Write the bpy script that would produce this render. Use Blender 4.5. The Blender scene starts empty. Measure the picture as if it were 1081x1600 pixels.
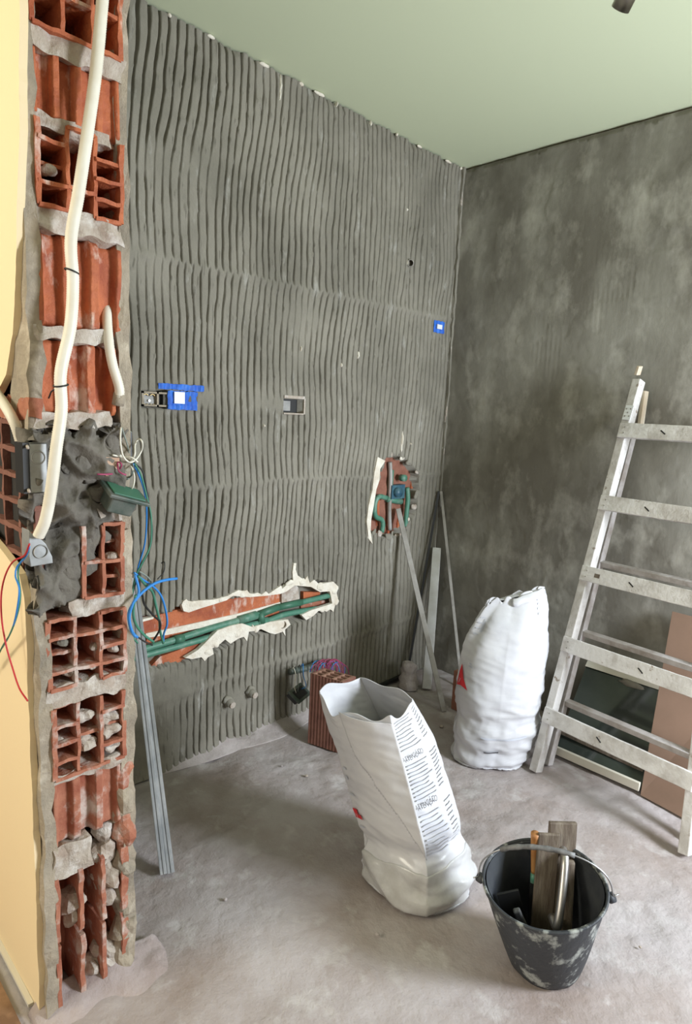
import bpy, math, random
import numpy as np
from mathutils import Vector, noise, Matrix
random.seed(7)
C = bpy.data.collections.new('scene'); bpy.context.scene.collection.children.link(C)
SC = bpy.context.scene
# ---------------------------------------------------------------- camera
F_PX, YAW, PITCH, ROLL = 987.6, 0.778124, 0.157498, 0.0484782
CAM = Vector((2.01009, -2.75001, 1.3795))
cy_, sy_, cp_, sp_ = math.cos(YAW), math.sin(YAW), math.cos(PITCH), math.sin(PITCH)
FWD = Vector((-sy_*cp_, cy_*cp_, -sp_)); RT = Vector((cy_, sy_, 0)); UP = RT.cross(FWD)
R2 = RT*math.cos(ROLL)+UP*math.sin(ROLL); U2 = -RT*math.sin(ROLL)+UP*math.cos(ROLL)
cam = bpy.data.cameras.new('camera'); co = bpy.data.objects.new('camera', cam); C.objects.link(co)
co.matrix_world = Matrix(((R2.x, U2.x, -FWD.x, CAM.x), (R2.y, U2.y, -FWD.y, CAM.y), (R2.z, U2.z, -FWD.z, CAM.z), (0, 0, 0, 1)))
cam.sensor_fit = 'VERTICAL'; cam.sensor_height = 24; cam.lens = F_PX/1600*24; cam.clip_start = .05
SC.camera = co
# ---------------------------------------------------------------- light
SC.view_settings.view_transform = 'Standard'; SC.view_settings.look = 'None'
SC.view_settings.exposure = -0.12; SC.view_settings.gamma = 1; SC.view_settings.use_curve_mapping = False
w = bpy.data.worlds.new('world'); SC.world = w; w.use_nodes = True
bg = w.node_tree.nodes['Background']; bg.inputs[0].default_value = (1.0, .86, .70, 1); bg.inputs[1].default_value = .16
def area(name, loc, target, sx, sy, power, col):
    l = bpy.data.lights.new(name, 'AREA'); l.shape = 'RECTANGLE'; l.size = sx; l.size_y = sy; l.energy = power; l.color = col
    o = bpy.data.objects.new(name, l); C.objects.link(o); o.location = loc
    o.rotation_euler = (Vector(target)-Vector(loc)).to_track_quat('-Z', 'Y').to_euler(); return o
area('daylight_window', (3.18, -.58, 1.32), (.9, -.95, .75), .55, .85, 122, (.84, .91, 1.0))
area('fill_living_room', (1.6, -5.6, 1.7), (.6, -1.5, 1.2), 2.6, 1.8, 34, (1.0, .93, .82))  # added warm fill from the living room side, its source unseen
area('fill_yellow_wall', (.1, -4.7, 2.2), (.1, -2.3, 1.1), .8, .8, 62, (1.0, .92, .76))  # added light, out of view, that brightens the yellow wall

# ---------------------------------------------------------------- helpers
def at(x, y, X=None, Y=None, Z=None):
    "point of the place seen at a spot of the photograph, on the plane X=, Y= or Z="
    v = FWD*F_PX+R2*(x-540.5)-U2*(y-800)
    t = (X-CAM.x)/v.x if X is not None else (Y-CAM.y)/v.y if Y is not None else (Z-CAM.z)/v.z
    return CAM+v*t
def at_n(x, y, P, n):
    v = FWD*F_PX+R2*(x-540.5)-U2*(y-800); n = Vector(n)
    return CAM+v*((Vector(P)-CAM).dot(n)/v.dot(n))
def V(*a): return Vector(a)
def nz(p, s=1.0, seed=0): return noise.noise(Vector(p)*s+Vector((seed*7.31, seed*3.17, seed*1.7)))

def mat(name, col, rough=.8, metal=0, col2=None, scale=6, mixlo=.4, mixhi=.65, bump=0, bscale=60, stretch=(1, 1, 1), col3=None, scale3=20, lo3=.6, hi3=.7, alpha=1, trans=0, ior=1.5, stretch3=(1, 1, 1), spec=None, detail=6):
    m = bpy.data.materials.new(name); m.use_nodes = True; nt = m.node_tree; b = nt.nodes['Principled BSDF']
    b.inputs['Roughness'].default_value = rough; b.inputs['Metallic'].default_value = metal
    b.inputs['Base Color'].default_value = (*col, 1)
    if spec is not None: b.inputs['Specular IOR Level'].default_value = spec
    if trans: b.inputs['Transmission Weight'].default_value = trans; b.inputs['IOR'].default_value = ior
    tc = nt.nodes.new('ShaderNodeTexCoord')
    def tex(sc, st, det=detail):
        mp = nt.nodes.new('ShaderNodeMapping'); mp.inputs['Scale'].default_value = st
        nt.links.new(tc.outputs['Object'], mp.inputs[0])
        n = nt.nodes.new('ShaderNodeTexNoise'); n.inputs['Scale'].default_value = sc; n.inputs['Detail'].default_value = det
        n.inputs['Roughness'].default_value = .62
        nt.links.new(mp.outputs[0], n.inputs['Vector']); return n
    def mix(prev, c2, n, lo, hi):
        r = nt.nodes.new('ShaderNodeMapRange'); r.inputs[1].default_value = lo; r.inputs[2].default_value = hi
        nt.links.new(n.outputs[0], r.inputs[0])
        x = nt.nodes.new('ShaderNodeMix'); x.data_type = 'RGBA'
        if isinstance(prev, tuple): x.inputs[6].default_value = (*prev, 1)
        else: nt.links.new(prev, x.inputs[6])
        x.inputs[7].default_value = (*c2, 1); nt.links.new(r.outputs[0], x.inputs[0]); return x.outputs[2]
    out = col
    if col2: out = mix(out, col2, tex(scale, stretch), mixlo, mixhi)
    if col3: out = mix(out, col3, tex(scale3, stretch3), lo3, hi3)
    if not isinstance(out, tuple): nt.links.new(out, b.inputs['Base Color'])
    if bump:
        n = tex(bscale, stretch); bp = nt.nodes.new('ShaderNodeBump'); bp.inputs['Strength'].default_value = bump; bp.inputs['Distance'].default_value = .01
        nt.links.new(n.outputs[0], bp.inputs['Height']); nt.links.new(bp.outputs[0], b.inputs['Normal'])
    return m

M = {}
M['mortar'] = mat('grey tile adhesive', (.27, .25, .203), .85, col2=(.175, .162, .128), scale=2.2, bump=.25, bscale=90, col3=(.42, .41, .37), scale3=7, lo3=.60, hi3=.78, stretch3=(1, 2.5, .9))
M['backwall'] = mat('scraped grey adhesive', (.155, .142, .115), .8, col2=(.27, .258, .218), scale=1.7, mixlo=.42, mixhi=.62, bump=.12, bscale=40, col3=(.47, .45, .39), scale3=4.2, lo3=.50, hi3=.80, stretch3=(1.5, 1, .9), stretch=(1.6, 1, .9))
M['floor'] = mat('dusty cement floor', (.43, .39, .385), .92, col2=(.29, .235, .21), scale=2.6, mixlo=.38, mixhi=.68, bump=.75, bscale=20, col3=(.52, .49, .48), scale3=9, lo3=.55, hi3=.75)
M['brown_floor'] = mat('dusty brown floor', (.34, .20, .11), .8, col2=(.17, .09, .045), scale=7, mixlo=.42, mixhi=.6)
M['ceiling'] = mat('off-white ceiling paint tinted with green bounce light', (.68, .74, .52), .9, bump=.05, bscale=300)  # green bounce light from the garden is put into the paint colour
M['yellow'] = mat('yellow paint', (.86, .69, .43), .7, bump=.06, bscale=120)
M['white_wall'] = mat('white wall paint', (.62, .60, .54), .8)
M['brick'] = mat('orange clay brick', (.52, .15, .055), .65, col2=(.33, .075, .03), scale=11, bump=.5, bscale=70, col3=(.66, .47, .38), scale3=17, lo3=.56, hi3=.66, stretch3=(1, 1, .45))
M['brick_pink'] = mat('dusty clay brick', (.42, .17, .10), .85, col2=(.30, .09, .05), scale=18, bump=.3, bscale=120, col3=(.56, .46, .40), scale3=16, lo3=.52, hi3=.66)
M['brick_brown'] = mat('brown clay brick', (.30, .13, .085), .8, col2=(.22, .085, .055), scale=20, bump=.2, bscale=120)
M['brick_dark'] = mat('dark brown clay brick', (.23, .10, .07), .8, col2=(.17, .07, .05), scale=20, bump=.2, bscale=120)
M['brick_web'] = mat('brick web', (.34, .19, .13), .85, col2=(.26, .13, .09), scale=30)
M['brick_cut'] = mat('pale brick edge', (.50, .34, .24), .85, col2=(.40, .24, .16), scale=30)
M['joint'] = mat('pale mortar joint', (.50, .44, .37), .9, col2=(.36, .28, .22), scale=14, bump=.6, bscale=80, col3=(.66, .62, .57), scale3=22, lo3=.5, hi3=.7)
M['plaster'] = mat('old grey plaster', (.40, .335, .25), .9, col2=(.25, .215, .165), scale=9, bump=.6, bscale=70, col3=(.55, .48, .38), scale3=14, lo3=.55, hi3=.7)
M['wet_mortar'] = mat('dark mortar', (.125, .112, .092), .85, col2=(.19, .17, .14), scale=9, bump=.5, bscale=60)
M['white_plaster'] = mat('white broken plaster', (.86, .81, .70), .85, col2=(.70, .62, .50), scale=18, bump=.5, bscale=90)
M['conduit'] = mat('cream plastic conduit', (.80, .76, .65), .45, col2=(.72, .66, .54), scale=12)
M['grey_plastic'] = mat('grey plastic', (.27, .27, .26), .6, col2=(.38, .37, .35), scale=25)
M['black'] = mat('black plastic', (.015, .015, .015), .5)
M['zinc'] = mat('zinc junction box', (.36, .37, .37), .5, .4, col2=(.25, .25, .24), scale=14)
M['pvc'] = mat('dark green plastic', (.05, .075, .06), .5, col2=(.13, .14, .12), scale=20)
M['greenrim'] = mat('green plastic rim', (.05, .16, .10), .5)
M['ppr'] = mat('green pipe', (.075, .22, .15), .5, col2=(.19, .30, .23), scale=25, mixlo=.5, mixhi=.7)
M['teal'] = mat('blue mixer body', (.03, .09, .14), .45, col2=(.08, .17, .19), scale=25)
M['brass'] = mat('brass', (.55, .40, .18), .35, .9)
M['tape'] = mat('blue masking tape', (.02, .11, .55), .6, col2=(.03, .18, .68), scale=30)
M['tile_white'] = mat('white card', (.80, .82, .84), .4)
M['bag'] = mat('white plastic sack', (.62, .62, .635), .28, col2=(.54, .54, .57), scale=6, bump=.10, bscale=22)
M['bag_low'] = mat('translucent sack bottom', (.56, .56, .56), .25, col2=(.44, .43, .41), scale=9, bump=.2, bscale=25)
M['bag_in'] = mat('sack inside', (.62, .61, .62), .5)
M['ink'] = mat('grey print', (.50, .52, .58), .6)
M['ink_dark'] = mat('dark print', (.08, .08, .09), .6)
M['red'] = mat('red print', (.62, .02, .03), .5)
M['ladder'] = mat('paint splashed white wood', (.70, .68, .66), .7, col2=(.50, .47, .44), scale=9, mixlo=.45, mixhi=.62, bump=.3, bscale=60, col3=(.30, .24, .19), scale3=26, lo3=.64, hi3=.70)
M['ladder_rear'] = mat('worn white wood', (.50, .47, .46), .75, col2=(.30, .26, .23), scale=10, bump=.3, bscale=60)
M['wood_raw'] = mat('bare pale wood', (.52, .42, .30), .7, col2=(.62, .56, .46), scale=12, stretch=(6, 6, .6))
M['wood_dark'] = mat('weathered wood float', (.11, .082, .06), .7, col2=(.20, .165, .125), scale=10, stretch=(6, 6, .8), bump=.3, bscale=50)
M['wood_orange'] = mat('varnished wood handle', (.50, .25, .09), .5, col2=(.36, .15, .05), scale=18)
M['mdf'] = mat('brown fibreboard', (.27, .17, .12), .65, col2=(.23, .145, .10), scale=5)
M['steel'] = mat('brushed steel', (.55, .53, .50), .35, .9, col2=(.40, .38, .36), scale=12)
M['alu'] = mat('dull aluminium', (.60, .60, .60), .45, .55, col2=(.48, .47, .45), scale=9)
M['galv'] = mat('galvanised channel', (.40, .42, .44), .5, .5, col2=(.60, .61, .62), scale=7, stretch=(3, 3, .5))
M['rod'] = mat('grey bar', (.40, .38, .35), .6, .3, col2=(.25, .23, .2), scale=9)
M['glass'] = mat('dark green glass', (.028, .036, .030), .10, col2=(.05, .058, .05), scale=3, spec=.7)
M['glass_edge'] = mat('bright glass edge', (.35, .70, .58), .2)
M['cream'] = mat('cream wood strip', (.68, .64, .54), .6)
M['bucket'] = mat('black mortar bucket', (.030, .034, .040), .55, col2=(.34, .36, .34), scale=26, mixlo=.53, mixhi=.64, bump=.3, bscale=40, stretch=(1, 1, .7))
M['bucket_in'] = mat('black bucket inside', (.030, .034, .042), .6, col2=(.06, .065, .07), scale=12)
M['wire'] = mat('steel wire', (.42, .42, .43), .4, .8)
M['sleeve'] = mat('grey rubber sleeve', (.09, .09, .09), .6, col2=(.2, .2, .2), scale=40)
M['lamp'] = mat('brushed nickel', (.46, .42, .36), .3, 1)
M['w_white'] = mat('white wire', (.75, .72, .62), .5)
M['w_grey'] = mat('grey wire', (.22, .25, .22), .5)
M['w_blue'] = mat('blue wire', (.03, .22, .60), .45)
M['w_green'] = mat('green wire', (.05, .20, .13), .5)
M['w_red'] = mat('red wire', (.50, .02, .03), .5)
M['w_pink'] = mat('pink wire', (.38, .05, .13), .5)
M['dust'] = mat('pale dust heap', (.47, .42, .405), .95, col2=(.38, .33, .315), scale=12, bump=.5, bscale=60)
M['pinkdust'] = mat('pinkish brick dust', (.42, .355, .34), .95, col2=(.35, .28, .26), scale=9, bump=.6, bscale=40)
M['shade_in'] = mat('painted recess shade', (.03, .028, .025), .9)
M['frame'] = mat('white window frame', (.7, .7, .7), .5)

class MB:
    def __init__(s): s.v = []; s.f = []
    def add(s, vs, fs):
        k = len(s.v); s.v += [Vector(v) for v in vs]; s.f += [tuple(i+k for i in f) for f in fs]; return s
    def box(s, a, b):
        x0, y0, z0 = a; x1, y1, z1 = b
        return s.add([(x0, y0, z0), (x1, y0, z0), (x1, y1, z0), (x0, y1, z0), (x0, y0, z1), (x1, y0, z1), (x1, y1, z1), (x0, y1, z1)],
                     [(0, 3, 2, 1), (4, 5, 6, 7), (0, 1, 5, 4), (1, 2, 6, 5), (2, 3, 7, 6), (3, 0, 4, 7)])
    def obox(s, a, b, side, w_, t_):
        "bar from a to b, width w_ along side, thickness t_"
        a, b = Vector(a), Vector(b); d = (b-a).normalized(); sd = Vector(side); sd = (sd-d*sd.dot(d)).normalized(); n = d.cross(sd)
        q = [sd*(w_/2)*i+n*(t_/2)*j for i, j in ((-1, -1), (1, -1), (1, 1), (-1, 1))]
        return s.add([a+p for p in q]+[b+p for p in q], [(0, 3, 2, 1), (4, 5, 6, 7), (0, 1, 5, 4), (1, 2, 6, 5), (2, 3, 7, 6), (3, 0, 4, 7)])
    def rbox(s, a, b, res=.012, amp=.003, freq=40, seed=0):
        "rough box"
        a, b = Vector(a), Vector(b); n = [max(1, min(40, round((b[i]-a[i])/res))) for i in range(3)]
        for ax in range(3):
            u, v = (ax+1) % 3, (ax+2) % 3
            for sgn in (0, 1):
                vs = []; fs = []
                for i in range(n[u]+1):
                    for j in range(n[v]+1):
                        p = [0, 0, 0]; p[ax] = (a, b)[sgn][ax]; p[u] = a[u]+(b[u]-a[u])*i/n[u]; p[v] = a[v]+(b[v]-a[v])*j/n[v]
                        p = Vector(p); q = noise.noise_vector(p*freq+Vector((seed, seed*2, 0)))
                        vs.append(p+q*amp)
                m = n[v]+1
                for i in range(n[u]):
                    for j in range(n[v]):
                        f = (i*m+j, (i+1)*m+j, (i+1)*m+j+1, i*m+j+1)
                        fs.append(f if sgn else f[::-1])
                s.add(vs, fs)
        return s
    def tube(s, pts, r, seg=10, step=None, rf=None, cap=True, closed=False):
        pts = smooth(pts, step) if step else [Vector(p) for p in pts]
        n = len(pts); up = Vector((.13, .21, .97)); vs = []; fs = []; prev = None
        for i, p in enumerate(pts):
            d = (pts[min(i+1, n-1)]-pts[max(i-1, 0)]).normalized()
            if prev is None: a = d.cross(up).normalized()
            else: a = (prev-d*prev.dot(d)).normalized()
            prev = a; b = d.cross(a); rr = (rf(i/(n-1), i) if rf else 1)*r
            for k in range(seg):
                t = 2*math.pi*k/seg; vs.append(p+(a*math.cos(t)+b*math.sin(t))*rr)
        for i in range(n-1):
            for k in range(seg):
                k2 = (k+1) % seg; fs.append((i*seg+k, i*seg+k2, (i+1)*seg+k2, (i+1)*seg+k))
        if cap: fs += [tuple(range(seg))[::-1], tuple((n-1)*seg+k for k in range(seg))]
        return s.add(vs, fs)
    def disc(s, c, n, r, h, seg=24, r2=None):
        c = Vector(c); n = Vector(n).normalized(); return s.tube([c, c+n*h], r, seg, rf=(lambda t, i: 1+((r2 or r)/r-1)*t))
    def blob(s, c, r, amp=.3, freq=30, sc=(1, 1, 1), nu=14, nv=9, seed=0):
        c = Vector(c); vs = []; fs = []
        for j in range(nv+1):
            ph = math.pi*j/nv
            for i in range(nu):
                th = 2*math.pi*i/nu; d = Vector((math.sin(ph)*math.cos(th)*sc[0], math.sin(ph)*math.sin(th)*sc[1], math.cos(ph)*sc[2]))
                vs.append(c+d*r*(1+amp*nz(c+d*r, freq, seed)*1.5))
        for j in range(nv):
            for i in range(nu):
                i2 = (i+1) % nu; fs.append((j*nu+i, (j+1)*nu+i, (j+1)*nu+i2, j*nu+i2))
        return s.add(vs, fs)
    def sheet(s, nu, nv, fn, mask=None):
        vs = [fn(i/nu, j/nv) for i in range(nu+1) for j in range(nv+1)]; m = nv+1; fs = []
        for i in range(nu):
            for j in range(nv):
                if mask is None or mask((i+.5)/nu, (j+.5)/nv): fs.append((i*m+j, (i+1)*m+j, (i+1)*m+j+1, i*m+j+1))
        used = sorted({k for f in fs for k in f}); mp = {k: i for i, k in enumerate(used)}
        return s.add([vs[k] for k in used], [tuple(mp[k] for k in f) for f in fs])
    def poly(s, pts, d):
        "polygon extruded by vector d"
        n = len(pts); pts = [Vector(p) for p in pts]; d = Vector(d)
        return s.add(pts+[p+d for p in pts], [tuple(range(n)), tuple(range(2*n-1, n-1, -1))]+[(i, (i+1) % n, n+(i+1) % n, n+i)[::-1] for i in range(n)])
    def build(s, name, m, parent=None, smooth_=False, bevel=0, solid=0, soff=-1):
        off = parent_loc(parent); me = bpy.data.meshes.new(name)
        me.from_pydata([tuple(v-off) for v in s.v], [], s.f); me.materials.append(m)
        if smooth_:
            me.shade_smooth()
        me.update(); o = bpy.data.objects.new(name, me); C.objects.link(o)
        if parent is not None: o.parent = parent
        if solid:
            md = o.modifiers.new('solid', 'SOLIDIFY'); md.thickness = solid; md.offset = soff
        if bevel:
            md = o.modifiers.new('bevel', 'BEVEL'); md.width = bevel; md.segments = 2; md.limit_method = 'ANGLE'
        return o
def parent_loc(p):
    v = Vector((0, 0, 0))
    while p is not None: v += Vector(p.location); p = p.parent
    return v
def smooth(pts, step):
    P = [Vector(p) for p in pts]; P = [P[0]*2-P[1]]+P+[P[-1]*2-P[-2]]; out = []
    for i in range(1, len(P)-2):
        L = (P[i+1]-P[i]).length; n = max(2, int(L/step))
        for k in range(n):
            t = k/n; a, b, c, d = P[i-1:i+3]
            out.append(.5*((2*b)+(c-a)*t+(2*a-5*b+4*c-d)*t*t+(3*b-a-3*c+d)*t**3))
    out.append(P[-2]); return out
def thing(name, label, cat, loc, group=None):
    o = bpy.data.objects.new(name, None); o.empty_display_size = .05; C.objects.link(o); o.location = loc
    return tag(o, label, cat, group)
def tag(o, label, cat, group=None, kind=None):
    o['label'] = label; o['category'] = cat
    if group: o['group'] = group
    if kind: o['kind'] = kind
    return o
def struct(o, label=None, cat=None):
    o['kind'] = 'structure'
    if label: o['label'] = label
    if cat: o['category'] = cat
    return o

# numpy value noise
def _h(i, j, s):
    n = (i.astype(np.int64)*374761393+j.astype(np.int64)*668265263+s*982451653) & 0xffffffff
    n = ((n ^ (n >> 13))*1274126177) & 0xffffffff
    return ((n ^ (n >> 16)) & 0xffff)/32767.5-1
def vn(x, y, s=0):
    i, j = np.floor(x), np.floor(y); u, v = x-i, y-j; u = u*u*(3-2*u); v = v*v*(3-2*v)
    i = i.astype(np.int64); j = j.astype(np.int64)
    a = _h(i, j, s)*(1-u)+_h(i+1, j, s)*u; b = _h(i, j+1, s)*(1-u)+_h(i+1, j+1, s)*u
    return a*(1-v)+b*v
def fbm(x, y, s=0, o=4):
    r = 0; a = .5
    for k in range(o): r = r+a*vn(x*2**k, y*2**k, s+k*17); a *= .5
    return r
def sst(a, b, x): t = np.clip((x-a)/(b-a), 0, 1); return t*t*(3-2*t)
def inpoly(y, z, poly):
    ins = np.zeros(y.shape, bool); n = len(poly)
    for i in range(n):
        (a, b), (c, d) = poly[i], poly[(i+1) % n]
        with np.errstate(divide='ignore', invalid='ignore'):
            ins ^= ((b > z) != (d > z)) & (y < (c-a)*(z-b)/(d-b+1e-12)+a)
    return ins
def npgrid(name, P, m, smooth_=True):
    nu, nv = P.shape[:2]; me = bpy.data.meshes.new(name); idx = np.arange(nu*nv).reshape(nu, nv)
    q = np.stack([idx[:-1, :-1], idx[1:, :-1], idx[1:, 1:], idx[:-1, 1:]], -1).reshape(-1, 4)
    me.vertices.add(nu*nv); me.vertices.foreach_set('co', P.reshape(-1).astype(np.float32))
    me.loops.add(q.size); me.loops.foreach_set('vertex_index', q.reshape(-1).astype(np.int32))
    me.polygons.add(len(q)); me.polygons.foreach_set('loop_start', np.arange(0, q.size, 4, dtype=np.int32))
    try: me.polygons.foreach_set('loop_total', np.full(len(q), 4, np.int32))
    except Exception: pass
    me.update(calc_edges=True); me.validate(); me.materials.append(m)
    if smooth_: me.shade_smooth()
    o = bpy.data.objects.new(name, me); C.objects.link(o); return o

H = 2.6
# ================================================================ STRUCTURE
XR = 3.1
YF = -5.8
# ---- ribbed wall (left), plane X=0
def yz(x, y, X=0): p = at(x, y, X=X); return (p.y, p.z)
CHASE = [yz(*p) for p in ((196, 985), (215, 968), (262, 958), (285, 945), (330, 940), (370, 935), (420, 928), (455, 905), (462, 900), (470, 912), (505, 908), (527, 912), (529, 930), (520, 950), (490, 962), (440, 985), (385, 995), (330, 1022), (290, 1035), (255, 1042), (215, 1045), (190, 1040))]
MIX = [yz(*p) for p in ((602, 716), (625, 712), (652, 735), (655, 765), (650, 800), (632, 828), (622, 838), (600, 838), (580, 832), (577, 800), (583, 770), (592, 755), (597, 735))]
SOCK = [yz(*p) for p in ((221, 611), (262, 611), (262, 636), (221, 636))]
SOCK2 = [yz(*p) for p in ((443, 622), (473, 622), (473, 646), (443, 646))]
ys = np.arange(-2.10, 0.0005, .0018); zs = np.arange(0, H+.001, .0075)
Yg, Zg = np.meshgrid(ys, zs, indexing='ij')
seam_z = lambda k: (0.31+.02*(Yg+.6), 1.085+.006*np.sin(Yg*5), 1.865+.012*(Yg+.9))[k]
band = sum((Zg > seam_z(k)).astype(int) for k in range(3))
PITCHR = .0305
wob = np.zeros_like(Yg)
for b_ in range(4):
    m_ = band == b_
    amp1 = (.010, .026, .030, .028)[b_]
    w_ = amp1*fbm(Yg*1.7+b_*3.1, Zg*1.9+b_, 11+b_, 2)*2+.013*fbm(Yg*5, Zg*3.2, 31+b_, 3)+.0060*fbm(Yg*26, Zg*9, 51+b_, 3)
    wob = np.where(m_, w_+b_*.013, wob)
# ribs bend round the outlet knob in the upper band
ky, kz = yz(641, 411)
wob += .03*np.exp(-((Yg-ky-.02)**2/.012+(Zg-kz-.02)**2/.02))*(Yg > ky-.02)
ph = (Yg+wob)/PITCHR; fr = ph-np.floor(ph); rid = np.floor(ph)
gd = np.abs(fr-.5)*2            # 1 at groove
gw = .19+.06*vn(rid*1.0, Zg*6, 5)+.05*vn(rid*1.7, Zg*25, 6)
groove = np.exp(-((1-gd)/gw)**3)
dep = .019*(.85+.5*fbm(Yg*4, Zg*4, 70, 3))
smear = sst(.36, .60, fbm(Yg*3.0, Zg*2.3, 88, 4))*.7
patch = np.zeros_like(Yg)
def spot(px, py, ry, rz, s=1):
    global patch
    cy, cz = yz(px, py); patch = np.maximum(patch, s*np.clip(1.4-np.sqrt(((Yg-cy)/ry)**2+((Zg-cz)/rz)**2)+.3*fbm(Yg*14, Zg*14, 9), 0, 1))
spot(235, 1085, .24, .12, 1.3); spot(228, 1160, .17, .22, 1.3); spot(268, 622, .09, .055); spot(320, 622, .05, .05); spot(425, 632, .10, .035); spot(455, 632, .07, .05)
spot(640, 411, .03, .03); spot(686, 511, .05, .06); spot(372, 1092, .10, .06); spot(405, 690, .05, .06, .7); spot(620, 690, .05, .10, .6); spot(470, 560, .05, .08, .6)
smear = np.clip(np.maximum(smear, patch), 0, 1)
seam = np.zeros_like(Yg)
for k in range(3):
    ds = Zg-seam_z(k)-.006*vn(Yg*18, Yg*0, 3+k); seam = np.maximum(seam, np.exp(-(np.abs(ds+.004)/.016)**3)*(.75+.3*vn(Yg*30, Yg*0, k)))
Xg = -dep*groove*(1-smear)*(1-.9*seam)-.0012*gd**2*(1-smear)+.0055*seam+.003*fbm(Yg*30, Zg*22, 99, 3)+.004*smear*fbm(Yg*25, Zg*25, 77, 3)-.012*np.exp(-((Zg-H)/.02)**2)*(.5+vn(Yg*25, Yg*0, 8))
Xg += .004*(vn(Yg*80, Zg*30, 123) > .80)*(1-seam)       # crumbs
fl = np.exp(-(Zg-.0)/.03); Xg += .010*fl
for poly_, d_ in ((CHASE, .05), (MIX, .065), (SOCK, .05), (SOCK2, .05)):
    j = .010 if d_ in (.05,) and poly_ is CHASE or poly_ is MIX else 0
    j = .018 if poly_ is MIX else j
    ins = inpoly(Yg+j*fbm(Yg*40, Zg*40, 5), Zg+j*fbm(Yg*40, Zg*40, 15), poly_)
    Xg = np.where(ins, -d_+.003*fbm(Yg*40, Zg*40, 2), Xg)
wl = npgrid('wall_left', np.stack([Xg, Yg, Zg], -1), M['mortar'])
struct(wl, 'grey tile adhesive wall combed into vertical wavy ridges', 'wall')
MB().box((-.2, -2.12, 0), (-.10, 0, H)).build('backing', M['brick_brown'], wl)

# ---- back wall, plane Y=0
xs = np.arange(-.0, XR+.01, .0065); zs = np.arange(0, H+.001, .0085)
Xa, Za = np.meshgrid(xs, zs, indexing='ij')
rm = sst(.02, .28, fbm(Xa*1.5+4, Za*1.9+2, 41, 3))*sst(.6, 1.0, Za)*(1-sst(1.95, 2.2, Za))*sst(.35, .6, Xa)
ribs = np.exp(-((np.abs(((Xa+.012*fbm(Xa*3, Za*2, 61, 2))/.022) % 1-.5)*2-1)/.45)**2)
edge = fbm(Xa*5, Za*6, 42, 5); smr = sst(.0, .08, edge)*.0014+sst(.2, .26, fbm(Xa*4+9, Za*9, 45, 4))*.0012
Yb = .0011*rm*ribs*sst(-.1,.25,fbm(Xa*6,Za*6,301,3))+.0010*fbm(Xa*22, Za*5, 43, 3)+.004*fbm(Xa*2.5, Za*2.5, 44, 3)+smr-.002*rm
Yb += .010*(Za > H-.018+.010*vn(Xa*22, Xa*0, 4))*1.0
wb = npgrid('wall_back', np.stack([Xa, Yb+.002, Za], -1)[::-1], M['backwall'])
struct(wb, 'smooth scraped grey adhesive wall behind the ladder', 'wall')
MB().box((-.2, .03, 0), (XR, .12, H)).build('backing', M['brick_brown'], wb)

# ---- floor
xs = np.arange(-1.6, XR+.12, .012); ysf = np.arange(YF, .13, .012)
Xf, Yf = np.meshgrid(xs, ysf, indexing='ij')
wx_ = Xf+.25*fbm(Xf*1.6, Yf*1.6, 210, 3)
Zf = .006*fbm(Xf*4, Yf*4, 201, 4)+.006*fbm(wx_*9, Yf*5, 202, 4)+.0045*(1-np.abs(fbm(wx_*7, Yf*7, 203, 3))*4)*sst(-.1, .3, fbm(Xf*2, Yf*2, 204, 2))
Zf = Zf-.007
fl_ = npgrid('floor', np.stack([Xf, Yf, Zf], -1), M['floor']); struct(fl_, 'dusty grey cement floor', 'floor')
MB().box((-1.6, YF, -.12), (XR+.12, .12, -.03)).build('slab', M['floor'], fl_)
lf = MB().sheet(60, 60, lambda u, v: V(-1.6+2.36*u, YF+(-2.36-YF)*v, .004-.02*max(0, u-.9)*2+.002*nz((u*40, v*90, 0), 1, 2))).build('floor_front', M['brown_floor'], None, True); struct(lf, 'dusty brown floor beyond the yellow wall', 'floor')
# ---- ceiling
ce = MB().box((-1.6, YF, H), (XR+.12, .12, H+.1)).build('ceiling', M['ceiling']); struct(ce, 'smooth off-white ceiling with green bounce light tinted into its paint', 'ceiling')
# ---- right wall with the window the daylight comes from (outside the frame)
wr = MB()
wy0, wy1, wz0, wz1 = -1.06, -.10, .70, 1.95
wr.box((XR, wy1, 0), (XR+.12, .12, H)).box((XR, -2.3, 0), (XR+.12, wy0, H)).box((XR, wy0, 0), (XR+.12, wy1, wz0)).box((XR, wy0, wz1), (XR+.12, wy1, H))
struct(wr.build('wall_right', M['white_wall']))
wf = MB()
for a, b in (((XR+.02, wy0, wz0), (XR+.07, wy0+.04, wz1)), ((XR+.02, wy1-.04, wz0), (XR+.07, wy1, wz1)), ((XR+.02, wy0, wz0), (XR+.07, wy1, wz0+.04)), ((XR+.02, wy0, wz1-.04), (XR+.07, wy1, wz1))): wf.box(a, b)
struct(wf.build('window_1', M['frame']))
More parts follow.
